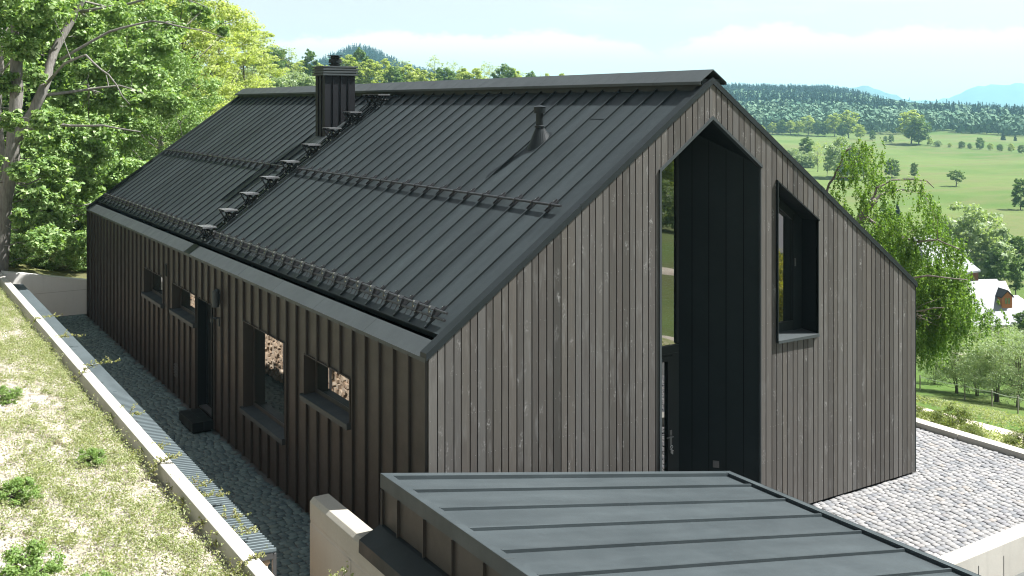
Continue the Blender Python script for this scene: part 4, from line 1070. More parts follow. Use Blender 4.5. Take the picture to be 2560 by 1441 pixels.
# ---- left woodland (large maples and neighbours behind the cross wall)
deepA = tree('maple_tree', 101, 15, 5.0, 0.10, 26, 26, 62, 0.20, 0.26, 0.36, 0.40, L_MAPLE, B_GREY, 0.85, 0.6)
deepB = tree('maple_tree', 102, 14, 4.6, 0.08, 24, 26, 62, 0.19, 0.24, 0.36, 0.40, L_DEEP, B_DARK, 0.85, 0.6)
ashA = tree('ash_tree', 103, 13, 4.2, 0.10, 26, 24, 56, 0.15, 0.18, 0.34, 0.34, L_ASH, B_DARK, 0.45, 0.9, sub=6)
wl = [(deepB, 60, 47, 15.5, 'deep green maple filling the shade behind the pale forked trunk'),
      (deepA, -60, 42, 15, 'dense maple at the left edge of the picture behind the fork'),
      (deepB, 215, 52, 17, 'tall dark maple between the forked trunk and the pale ash trees'),
      (deepA, 330, 48, 13.0, 'mid green maple just left of the pale ash trees'),
      (deepB, 120, 66, 20, 'tallest dark tree at the back of the left woodland'),
      (deepA, -140, 58, 18, 'bright maple partly outside the left edge of the picture'),
      (ashA, 455, 46, 10.4, 'pale yellow green ash tree with feathery foliage beside the far roof corner'),
      (ashA, 545, 56, 10.2, 'pale feathery ash tree directly above the far eave'),
      (ashA, 372, 60, 13.6, 'taller pale ash tree rising behind the dark maples'),
      (ashA, 610, 66, 9.6, 'rightmost pale ash tree reaching the end of the ridge'),
      (deepA, 400, 38, 6.8, 'low bright maple bush growing against the far gable of the house')]
for i, (p_, px, D, h, lb) in enumerate(wl):
    x, y = at(px, D); hh = {deepA: 15, deepB: 14, ashA: 13}[p_]
    place(p_, 0, x, y, Hs(x, y) - 0.1, h/hh, i*1.3, lb, 'tree')
# the forked maple in front: trunk and limbs follow the photograph
def custom_tree(name, label, stems, lobes, leafm, barkm, size, per, clumps, seed, up=0.5, droop=0.0, flat=0.7, cl=0.36, cat='tree', twig=0.02, limb_m=None, connect=True, sub=2, strands=0):
    r = np.random.default_rng(seed); root = empty(name, at3(*stems[0][0][:3])); bx_ = Vector(root.location); props(root, label=label, cat=cat)
    tm = MB(); allp = []; lm = MB()
    for si, (ref, pts, r0, r1) in enumerate([(s[0], s[1], s[2], s[3]) for s in stems]):
        P = [Vector(at3(*q)) - bx_ for q in pts]; Q = []
        for i in range(len(P) - 1):
            for t in (0, 0.34, 0.67): Q.append(P[i].lerp(P[i+1], t) + Vector(r.normal(size=3)*0.015*(i > 0)))
        Q.append(P[-1]); n = len(Q) - 1
        (lm if (limb_m and si == 1) else tm).tube(Q, [r0 + (r1 - r0)*i/n for i in range(n+1)], 10, True); allp += [(q, r0 + (r1 - r0)*i/n) for i, q in enumerate(Q)]
    C = []; Ra = []
    for (px, py, D, rp) in lobes:
        c = Vector(at3(px, py, D)) - bx_; L_ = rp*D/FPX
        if connect:
            q, rq = min(allp, key=lambda e: (e[0] - c).length + max(0, e[0].z - c.z)*0.8)
            rl = min(rq*0.5, twig + 0.25*twig*(q - c).length); lp = limb(tm, q, c, rl, twig*0.35, r, 0.10, 6, 6)
        nc = clumps if not strands else max(4, int(clumps*(rp/30.0)**1.8))
        cc = r.normal(size=(nc, 3)); cc /= np.linalg.norm(cc, axis=1, keepdims=True); cc *= (r.random((nc, 1))**0.45)*L_; cc[:, 2] *= (flat + droop*0.6)
        for k in range(nc):
            p = np.array(c) + cc[k]; C.append(p); rc = cl*L_*r.uniform(0.6, 1.3); Ra.append((rc, rc, rc*(flat*0.7 + droop)))
            if connect and k < sub: limb(tm, lp[-2], p, twig*0.4, twig*0.12, r, 0.1, 3, 5)
    if strands:
        C = np.repeat(np.array(C), strands, 0); n_ = len(C); C = C + r.normal(size=(n_, 3))*np.array([0.11, 0.11, 0.10]); ln = r.uniform(0.15, 0.75, n_); m_ = 7; u_ = np.tile((np.arange(m_) + 0.5)/m_, n_)
        C = np.repeat(C, m_, 0); sw = np.repeat(r.normal(size=(n_, 2))*0.10, m_, 0); C[:, 2] -= u_*np.repeat(ln, m_); C[:, :2] += sw*u_[:, None]; Ra = np.full((len(C), 3), 0.045)
    V, F = leaf_mesh(np.array(C), np.array(Ra), per, size, seed + 1, up=up, droop=droop)
    tm.build('trunk', barkm, root, smooth=True)
    if limb_m: lm.build('limb', limb_m, root, smooth=True)
    npmesh('crown', V, F, leafm, root); return root
D0 = 29.0
st = [((2, 700, D0), [(-6, 720, D0), (8, 560, D0), (30, 400, D0), (42, 230, D0), (44, 60, D0), (50, -120, D0)], 0.24, 0.13),
      ((0, 0, 0), [(34, 360, D0), (70, 300, D0), (105, 235, D0), (135, 130, D0 + .5), (190, 30, D0 + 1), (230, -60, D0 + 1)], 0.17, 0.09),
      ((0, 0, 0), [(112, 215, D0), (160, 160, D0 - 1), (215, 140, D0 - 1.5), (270, 190, D0 - 2), (325, 262, D0 - 2)], 0.045, 0.012),
      ((0, 0, 0), [(60, 325, D0), (140, 314, D0 - .6), (260, 316, D0 - 1), (352, 330, D0 - 1)], 0.05, 0.014),
      ((0, 0, 0), [(100, 240, D0), (220, 225, D0 + 1), (300, 215, D0 + 1), (380, 240, D0 + 1)], 0.05, 0.014),
      ((0, 0, 0), [(150, 150, D0), (270, 80, D0), (380, 50, D0), (470, 70, D0), (560, 95, D0)], 0.045, 0.01),
      ((0, 0, 0), [(200, 30, D0 + 1), (320, 10, D0 + 1), (430, -20, D0), (520, 20, D0)], 0.05, 0.01)]
LR = random.Random(21); lob = []
for px, py, rp in [(20, 20, 75), (90, 60, 60), (150, -10, 80), (60, 120, 45), (240, 20, 70), (300, 110, 60), (200, 90, 45), (10, 210, 40), (110, 350, 50), (180, 370, 60), (60, 430, 36), (250, 340, 55), (150, 470, 45), (30, 300, 30),
                   (215, 260, 40), (330, 190, 50), (390, 120, 50), (320, 290, 38), (80, 560, 40), (60, 620, 40), (130, 560, 50), (350, 30, 60), (430, 70, 36), (500, 30, 26), (560, 80, 16), (20, -80, 90), (140, -120, 90), (300, -90, 90), (-60, 100, 80), (-70, 260, 70), (-60, 420, 60), (400, 400, 50), (300, 420, 55), (240, 520, 55), (340, 500, 50), (180, 620, 55)]:
    lob.append((px, py, D0 + max(0, px - 170)*0.03 + LR.uniform(-2.0 if px < 170 else 0.3, 1.2) + (0.8 if 60 < px < 260 and 120 < py < 330 else 0), rp))
for px, py, rp in [(110, 300, 40), (170, 330, 45), (240, 380, 45), (170, 250, 36), (260, 250, 45), (340, 250, 45), (300, 160, 50), (230, 180, 40), (120, 420, 45), (200, 460, 50), (100, 490, 40), (380, 180, 50), (420, 250, 50), (120, 20, 60), (200, 60, 50), (300, 40, 60), (400, 110, 45), (90, 190, 26), (60, 540, 30), (110, 600, 45)]:
    lob.append((px, py, D0 + (1.5 if px > 150 else -1.2) + LR.uniform(-0.8, 0.8), rp))
custom_tree('forked_maple', 'large maple with a pale grey forked trunk at the far left', st, lob, L_MAPLE, B_GREY, 0.135, 46, 30, 301, up=0.6, flat=0.8, twig=0.010, cl=0.42)
# slim trunk behind it
x, y = at(-4, 33.5); o = tree('slim_tree', 104, 14, 2.0, 0.45, 12, 16, 40, 0.16, 0.13, 0.4, 0.36, L_MAPLE, B_GREY, 0.6); place(o, 0, x, y, Hs(x, y), 1.0, 0, 'slim pale trunk standing just behind the forked maple at the left edge', 'tree')
# bushes along the cross wall
bushA = tree('leafy_bush', 105, 2.2, 1.5, 0.02, 12, 22, 60, 0.10, 0.03, 0.42, 0.4, L_MAPLE, B_DARK, 0.8, 0.9, 'bush')
bl = ['bright leafy bush left of the white pipe behind the cross wall', 'small bush above the middle of the cross wall', 'bush touching the far corner of the house', 'bush beside the foot of the forked maple', 'tall bush behind the white pipe', 'dark bush at the back near the house corner', 'low bush right behind the left end of the cross wall', 'broad bush in the shade of the maple']
for i, (px, D, s) in enumerate([(60, 33, 0.55), (130, 32.6, 0.42), (205, 33.0, 0.55), (25, 31.5, 0.42), (110, 36, 1.05), (200, 38, 1.35), (35, 37, 1.1), (160, 42, 1.7)]):
    x, y = at(px, D); place(bushA, 0, x, y, Hs(x, y) - 0.05, s, i*2.1, bl[i], 'bush', 'bushes behind the cross wall')
# ---- weeping birch on the right and a thin stem beside it
D1 = 31.0
st = [((2130, 640, D1), [(2120, 720, D1), (2140, 600, D1), (2151, 555, D1), (2168, 520, D1), (2188, 499, D1)], 0.16, 0.105),
      ((0, 0, 0), [(2186, 502, D1), (2209, 482, D1), (2243, 475, D1), (2290, 478, D1), (2320, 500, D1)], 0.045, 0.012),
      ((0, 0, 0), [(2180, 510, D1), (2192, 470, D1), (2228, 452, D1), (2272, 449, D1), (2316, 452, D1), (2335, 470, D1)], 0.035, 0.012),
      ((0, 0, 0), [(2160, 540, D1), (2230, 590, D1 - 1), (2290, 605, D1 - 2), (2345, 600, D1 - 2.5), (2400, 625, D1 - 3)], 0.05, 0.012),
      ((0, 0, 0), [(2150, 570, D1), (2190, 650, D1 - 1), (2250, 700, D1 - 2), (2320, 690, D1 - 3), (2420, 700, D1 - 3)], 0.06, 0.012),
      ((0, 0, 0), [(2140, 610, D1), (2200, 720, D1 - 1), (2280, 780, D1 - 2), (2360, 770, D1 - 3)], 0.06, 0.012)]
lob = [(px, py, D1 + LR.uniform(-2.5, 0.5), rp) for px, py, rp in [
    (2150, 480, 22), (2160, 510, 20), (2200, 450, 20), (2240, 460, 22), (2290, 455, 20), (2325, 490, 20), (2335, 530, 20), (2300, 500, 14), (2345, 565, 16), (2135, 560, 24), (2110, 520, 14), (2270, 530, 12),
    (2190, 570, 28), (2225, 560, 26), (2200, 610, 34), (2240, 620, 30), (2260, 580, 24), (2310, 575, 24), (2250, 660, 32), (2300, 660, 34), (2340, 655, 34), (2380, 670, 36), (2405, 680, 24), (2400, 620, 22), (2370, 600, 20),
    (2290, 700, 36), (2340, 720, 38), (2390, 720, 30), (2310, 750, 36), (2360, 780, 34), (2420, 760, 30), (2460, 790, 24), (2485, 780, 16), (2320, 810, 32), (2370, 840, 24), (2340, 860, 20), (2410, 810, 24), (2300, 840, 24), (2300, 770, 34), (2160, 600, 30), (2240, 700, 34), (2275, 640, 30), (2205, 655, 36), (2325, 690, 34), (2365, 700, 34), (2275, 740, 40), (2355, 750, 36), (2395, 750, 34), (2380, 800, 34), (2330, 780, 36), (2345, 820, 32), (2425, 790, 26), (2240, 560, 18), (2225, 530, 12), (2180, 540, 20), (2340, 545, 20), (2320, 515, 18), (2350, 585, 16), (2305, 870, 18), (2180, 480, 20), (2215, 490, 14)]]
lob = [(a, b, c, d*(0.80 if b < 560 else 1.08 if a < 2400 else 0.85)) for a, b, c, d in lob]
custom_tree('weeping_birch', 'large drooping birch with a broken pale trunk beside the gable on the right', st, lob, L_BIRCH, B_BIRCH, 0.066, 4, 15, 302, up=0.35, droop=0.75, flat=0.8, twig=0.005, limb_m=B_PALE, cl=0.42, strands=4)
st = [((2060, 560, D1 + 2), [(2050, 600, D1 + 2), (2066, 479, D1 + 2), (2090, 430, D1 + 2), (2108, 388, D1 + 2), (2127, 369, D1 + 2)], 0.045, 0.02)]
lob = [(px, py, D1 + 2 + LR.uniform(-0.7, 0.7), rp) for px, py, rp in [(2120, 372, 14), (2150, 365, 18), (2180, 372, 20), (2200, 395, 18), (2150, 400, 22), (2120, 410, 18), (2180, 420, 20), (2140, 435, 16), (2195, 440, 14), (2105, 432, 12), (2110, 390, 12), (2085, 480, 10), (2165, 450, 12), (2100, 450, 8)]]
custom_tree('slim_birch', 'slim birch with a thin dark leaning stem rising above the roof edge', st, lob, L_BIRCH, B_DARK, 0.066, 4, 14, 303, up=0.35, droop=0.6, flat=0.8, twig=0.005, strands=3)
# ================================================================== MIDDLE AND FAR DISTANCE
rowA = tree('broadleaf_tree', 201, 10, 3.2, 0.15, 14, 16, 26, 0.42, 0.16, 0.42, 0.36, L_YELLOW, B_DARK, 0.85)
rowB = tree('broadleaf_tree', 202, 10, 3.0, 0.10, 15, 18, 28, 0.40, 0.16, 0.42, 0.36, L_FIELD, B_DARK, 0.9)
rowC = tree('airy_tree', 203, 11, 2.8, 0.25, 16, 8, 8, 0.26, 0.14, 0.42, 0.5, L_YELLOW, B_DARK, 0.9, sub=6)
rowD = tree('slender_tree', 204, 11, 1.9, 0.10, 15, 14, 26, 0.36, 0.13, 0.5, 0.4, L_FIELD, B_DARK, 1.1, shape='bush')
willow = tree('silver_willow', 205, 6, 3.4, 0.03, 16, 18, 30, 0.34, 0.12, 0.40, 0.36, L_WILLOW, B_DARK, 0.8, shape='bush')
orch = tree('orchard_tree', 206, 5, 2.6, 0.32, 14, 12, 24, 0.28, 0.17, 0.30, 0.34, L_FIELD, B_DARK, 0.6, sub=5)
con = conifer('spruce_tree', 207, 10, 2.2)
PH_ = {rowA: 10, rowB: 10, rowC: 11, rowD: 11, willow: 6, orch: 5, con: 10}
words = ['leftmost', 'second', 'third', 'fourth', 'fifth', 'sixth', 'seventh', 'eighth', 'ninth', 'tenth', 'eleventh', 'twelfth', 'thirteenth', 'fourteenth', 'fifteenth', 'sixteenth', 'seventeenth', 'eighteenth', 'nineteenth', 'twentieth', 'twenty-first', 'twenty-second', 'twenty-third', 'twenty-fourth', 'twenty-fifth', 'twenty-sixth', 'twenty-seventh', 'twenty-eighth', 'twenty-ninth', 'thirtieth', 'thirty-first', 'thirty-second', 'thirty-third', 'thirty-fourth', 'thirty-fifth']
kindw = {rowA: 'yellow green round tree', rowB: 'dark green full tree', rowC: 'thin half bare tree', rowD: 'tall narrow green tree'}
ROW = [(628, 128, 270, rowA, 1.1), (655, 112, 275, rowC, 1), (676, 118, 262, rowB, 1), (700, 120, 270, rowB, .9), (722, 108, 268, rowC, 1), (750, 152, 280, rowA, 1), (774, 122, 275, rowD, 1), (800, 158, 285, rowA, 1), (868, 138, 280, rowA, 1.1),
       (898, 122, 290, rowB, .8), (925, 150, 282, rowA, 1.25), (958, 148, 290, rowA, 1.0), (985, 168, 276, rowB, .9), (1008, 142, 295, rowC, 1), (1018, 162, 280, rowA, 1), (1045, 172, 285, rowA, .9), (1086, 134, 290, rowC, 1.1), (1066, 176, 276, rowA, .8), (1112, 170, 280, rowB, 1.0), (1135, 146, 292, rowC, 1),
       (1158, 172, 285, rowA, 1), (1185, 172, 280, rowA, 1.2), (1212, 150, 295, rowC, 1), (1232, 152, 290, rowC, .9), (1262, 162, 285, rowB, 1), (1284, 172, 290, rowA, 1), (1305, 170, 300, rowC, .8), (1328, 180, 295, rowB, .8), (1350, 178, 305, rowC, .8), (1372, 186, 300, rowA, .8), (1402, 186, 305, rowA, .9), (838, 160, 275, rowB, .8), (648, 150, 250, rowA, .9)]
ROW.sort(key=lambda e: e[0])
for i, (px, ty, D, p_, wd) in enumerate(ROW):
    x, y = at(px, D); z = Hs(x, y); h = CZ + (HOR - ty)/FPX*D - z
    place(p_, 0, x, y, z - 0.2, h/PH_[p_], i*1.9, '%s, %s from the left in the row above the house ridge' % (kindw[p_], words[i]), 'tree', 'trees in the row above the ridge', wd * min(1.5, 10.5/h + 0.15))
for i, (px, ty, D, sw) in enumerate([(620, 172, 190, 1.2), (655, 180, 180, 1.3), (700, 174, 195, 1.3), (745, 182, 185, 1.2), (785, 190, 190, 1.1)]):
    x, y = at(px, D); z = Hs(x, y); h = CZ + (HOR - ty)/FPX*D - z
    place(willow, 0, x, y, z - 0.3, h/6, i*1.7, 'silvery green willow bush left of the chimney, %s of five from the left' % ['first', 'second', 'third', 'fourth', 'last'][i], 'tree', 'silver willows behind the ridge', sw)
# trees on the valley meadow: column, row of the foot, row of the top, prototype, width, label
FT = [(1905, 336, 314, rowA, 1.3, 'low yellow green tree at the left start of the meadow hedge beside the roof edge'), (1932, 336, 306, rowA, 1.3, 'round tree second in the meadow hedge'), (1955, 337, 300, rowB, 1.2, 'dark tree third in the meadow hedge'), (1976, 338, 301, rowA, 1.3, 'pale tree fourth in the meadow hedge'),
      (1996, 338, 303, rowA, 1.3, 'pale tree fifth in the meadow hedge'), (2020, 340, 290, rowA, 1.3, 'taller pale tree in the middle of the meadow hedge'), (2045, 341, 302, rowB, 1.3, 'dark tree right of the middle of the meadow hedge'), (2062, 341, 304, rowB, 1.2, 'dark bushy tree left of the two tall hedge trees'),
      (2086, 343, 284, rowA, 1.15, 'left one of the two tall hedge trees on the meadow'), (2122, 346, 277, rowA, 1.3, 'right and broader one of the two tall hedge trees on the meadow'), (2106, 346, 306, rowB, 1.2, 'low dark tree between the two tall hedge trees'), (2150, 349, 312, rowA, 1.2, 'low pale tree at the right end of the meadow hedge'), (2181, 352, 326, rowB, 1.0, 'small dark round tree standing alone right of the meadow hedge'),
      (2278, 360, 277, rowA, 1.35, 'huge pale green tree in the middle of the valley'), (2297, 363, 294, rowB, 1.4, 'dark tree in front of the huge pale valley tree'), (2228, 357, 337, rowB, 1.3, 'low dark bush left of the huge valley tree'), (2214, 356, 340, rowB, 1.1, 'smallest dark bush left of the huge valley tree'), (2325, 365, 345, rowA, 1.3, 'low pale bush right of the huge valley tree'), (2345, 367, 351, willow, 1.2, 'grey green bush furthest right of the huge valley tree'),
      (2374, 370, 357, rowA, 1.3, 'pale bush first in the low hedge across the right meadow'), (2404, 372, 353, rowB, 1.5, 'dark round bush second in the low right hedge'), (2424, 373, 358, rowB, 1.3, 'dark bush third in the low right hedge'), (2450, 375, 344, rowB, 1.2, 'tallest tree of the low right hedge'), (2476, 377, 358, rowA, 1.4, 'pale bush fifth in the low right hedge'), (2500, 379, 360, rowB, 1.4, 'dark bush sixth in the low right hedge'), (2528, 381, 359, rowA, 1.4, 'pale bush seventh in the low right hedge'), (2553, 384, 362, rowB, 1.4, 'bush of the low right hedge cut by the picture edge'),
      (2508, 351, 324, con, 1.2, 'dark spruce in front of the far wood at the right'), (2538, 353, 334, con, 1.3, 'second dark spruce in front of the far wood at the right'),
      (2016, 412, 342, rowD, 1.6, 'dark narrow tree over the left meadow slope'), (2003, 418, 380, willow, 1.1, 'grey bush at the foot of the dark narrow tree'), (2026, 420, 382, willow, 0.9, 'round grey bush right of the dark narrow tree'), (2044, 431, 352, rowC, 0.9, 'pale slim half bare tree on the meadow slope'), (2068, 441, 394, rowC, 1.1, 'small thin tree above the meadow shade line'), (1985, 402, 372, willow, 1.1, 'grey green bush peeping over the roof edge'),
      (2105, 446, 348, willow, 0.75, 'grey green tree left behind the slim birch'), (2140, 449, 372, rowB, 1.0, 'darker tree behind the crown of the slim birch'), (2160, 450, 362, rowA, 0.9, 'yellowish tree right behind the slim birch crown'), (2231, 445, 397, rowB, 1.3, 'dark rounded tree on the meadow right of the slim birch'), (2285, 446, 406, rowD, 1.4, 'small upright tree beside the dark rounded one'),
      (2391, 467, 425, orch, 1.05, 'lone orchard tree with a forked trunk on the open meadow'), (2552, 526, 447, rowB, 0.95, 'large round tree at the right picture edge with a dark shadow'),
      (2244, 552, 503, con, 1.1, 'small dark spruce between the birch limbs'), (2214, 560, 512, rowB, 1.1, 'dark bush beside the small spruce'), (2188, 560, 528, rowA, 1.1, 'light bush behind the birch trunk'),
      (2420, 708, 522, willow, 0.95, 'large silver green willow above the farmhouse roofs'), (2372, 690, 560, willow, 1.0, 'silver willow left of the large one'), (2340, 650, 548, willow, 0.9, 'pale willow behind the birch crown'), (2475, 700, 590, willow, 0.9, 'silver willow right of the large one'),
      (2512, 672, 580, rowB, 1.15, 'dark green tree at the right edge above the farmhouse'), (2548, 690, 590, rowB, 1.1, 'dark tree cut by the right edge above the farmhouse'), (2492, 722, 618, rowB, 1.0, 'mid green tree overlapping the farmhouse ridge'), (2540, 740, 640, rowD, 1.2, 'green tree behind the farmhouse annex'),
      (2566, 870, 775, rowB, 1.3, 'dark bush at the right edge below the farmhouse')]
for i, (px, by_, ty, p_, wd, lb) in enumerate(FT):
    x, y, z, D = ground_at(px, by_); h = CZ + (HOR - ty)/FPX*D - z
    place(p_, 0, x, y, z - 0.15, h/PH_[p_], i*2.3, lb, 'tree', None, wd)
# near silver shrubs with several stems by the track
sil = tree('silver_shrub', 208, 3.4, 1.6, 0.18, 24, 20, 36, 0.06, 0.032, 0.36, 0.36, L_WILLOW, B_DARK, 0.8, 0.5, multi=4, sub=4)
sl = ['silver leaved shrub with several stems beside the house corner', 'silver shrub second from the house corner behind the tape fence', 'tallest silver shrub in the middle of the tape fence', 'silver shrub at the right end of the tape fence', 'small silver shrub further down the slope']
for i, (px, by_, ty, sc_) in enumerate([(2395, 985, 842, 1.25), (2445, 990, 835, 1.1), (2492, 1006, 815, 1.1), (2540, 1018, 830, 1.1), (2335, 960, 868, 1.0)]):
    x, y, z, D = ground_at(px, by_); h = CZ + (HOR - ty)/FPX*D - z
    place(sil, 0, x, y, z - 0.05, h/3.4, i*1.1, sl[i], 'shrub', 'silver shrubs by the track', sc_)
x, y, z, D = ground_at(2566, 990); o = tree('dark_bush', 209, 3.0, 1.5, 0.05, 14, 18, 50, 0.10, 0.05, 0.4, 0.4, L_DEEP, B_DARK, 0.8, shape='bush'); place(o, 0, x, y, z, 0.85, 0, 'dark green bush at the right edge between tape fence and farmhouse', 'bush')
# planting along the kerb
kb = tree('kerb_shrub', 210, 0.75, 0.75, 0.02, 16, 14, 40, 0.040, 0.008, 0.40, 0.4, leaf('olive shrub leaves', [(0.10, 0.15, 0.04), (0.15, 0.19, 0.055), (0.20, 0.22, 0.08), (0.08, 0.12, 0.03)]), B_DARK, 0.8, 0.6, 'bush')
words2 = ['first'] + words[1:]
kl = ['dark green shrub nearest the house corner', 'low shrub', 'tall shrub', 'bushy shrub', 'straggly shrub']
i = 0
for y in np.arange(-4.2, 6.5, 0.62):
    x = 11.85 + PR.uniform(-0.15, 0.95); s = PR.uniform(0.32, 0.72)
    place(kb, 0, x, float(y), Hs(x, float(y)) - 0.03, s, i*1.7, 'olive green shrub beside the white terrace kerb, %s when counted from the low corner wall' % words2[i], 'shrub', 'shrubs planted along the kerb'); i += 1
# grass and weeds beyond the kerb: nobody could count them
r = np.random.default_rng(44); n = 5200
gx = r.uniform(11.4, 26, n); gy = r.uniform(-8, 14, n); keep = (np.abs(gx - 15.9) > 0.78); gx, gy = gx[keep], gy[keep]
keep = (fbm(gx*0.8, gy*0.8, 31) + r.uniform(-.15, .15, len(gx)) > -0.12); gx, gy = gx[keep], gy[keep]
C = np.stack([gx, gy, HG(gx, gy) + 0.04], -1); Ra = np.repeat(r.uniform(0.06, 0.2, (len(C), 1)), 3, 1); Ra[:, 2] *= 0.7
V, F = leaf_mesh(C, Ra, 26, 0.042, 45, up=0.4); npmesh('verge_weeds', V, F, L_WEED, None, kind='stuff', label='low olive weeds covering the verge on both sides of the sandy track', cat='weeds')
# ---- fence of white tape
def tape(name, label, pts, zt, hs, sag=0.04, th=0.012):
    root = empty(name, (pts[0][0], pts[0][1], Hs(*pts[0])), label=label, cat='fence'); b = Vector(root.location); tops = []
    for x, y in pts:
        mb = MB(); z = Hs(x, y); mb.tube([(x - b.x, y - b.y, z - 0.2 - b.z), (x - b.x, y - b.y, z + hs - b.z)], 0.025, 7); mb.build('post', M_POST, root); tops.append(Vector((x, y, z + zt)))
    for a, c in zip(tops, tops[1:]):
        mb = MB(); P = []
        for i in range(7):
            t = i/6; P.append(a.lerp(c, t) - Vector((0, 0, sag*4*t*(1-t))) - b)
        for p, q in zip(P, P[1:]): mb.add([(p.x, p.y, p.z - th), (q.x, q.y, q.z - th), (q.x, q.y, q.z + th), (p.x, p.y, p.z + th), (p.x + .004, p.y, p.z - th), (q.x + .004, q.y, q.z - th), (q.x + .004, q.y, q.z + th), (p.x + .004, p.y, p.z + th)], [(0, 1, 2, 3), (7, 6, 5, 4), (3, 2, 6, 7), (0, 4, 5, 1)])
        mb.build('tape', M_TAPE, root)
M_TAPE, _, _ = mat('white fence tape', (0.8, 0.8, 0.78), 0.6); M_POST, _, _ = mat('grey fence post', (0.22, 0.20, 0.17), 0.9)
g = [ground_at(px, py)[:2] for px, py in [(2300, 975), (2412, 1000), (2480, 1017), (2545, 1035), (2640, 1062)]]
tape('tape_fence', 'white tape fence on thin posts in front of the silver shrubs', g, 0.55, 0.62)
pp = []
for px, py in [(64, 674), (110, 682), (165, 691)]: pp.append(at3(px, py, 32.2))
mb = MB(); b = Vector(at3(64, 674, 32.2)); b.z = Hs(b.x, b.y)
mb.tube([Vector(q) - b for q in pp], 0.022, 8); e_ = empty('white_rail', b, label='thin white rail behind the cross wall among the bushes', cat='rail'); mb.build('rail', M_TAPE, e_)
for q in (pp[0], pp[-1]):
    mb = MB(); mb.tube([(q[0] - b.x, q[1] - b.y, Hs(q[0], q[1]) - b.z - 0.2), (q[0] - b.x, q[1] - b.y, q[2] - b.z)], 0.02, 7); mb.build('post', M_POST, e_)

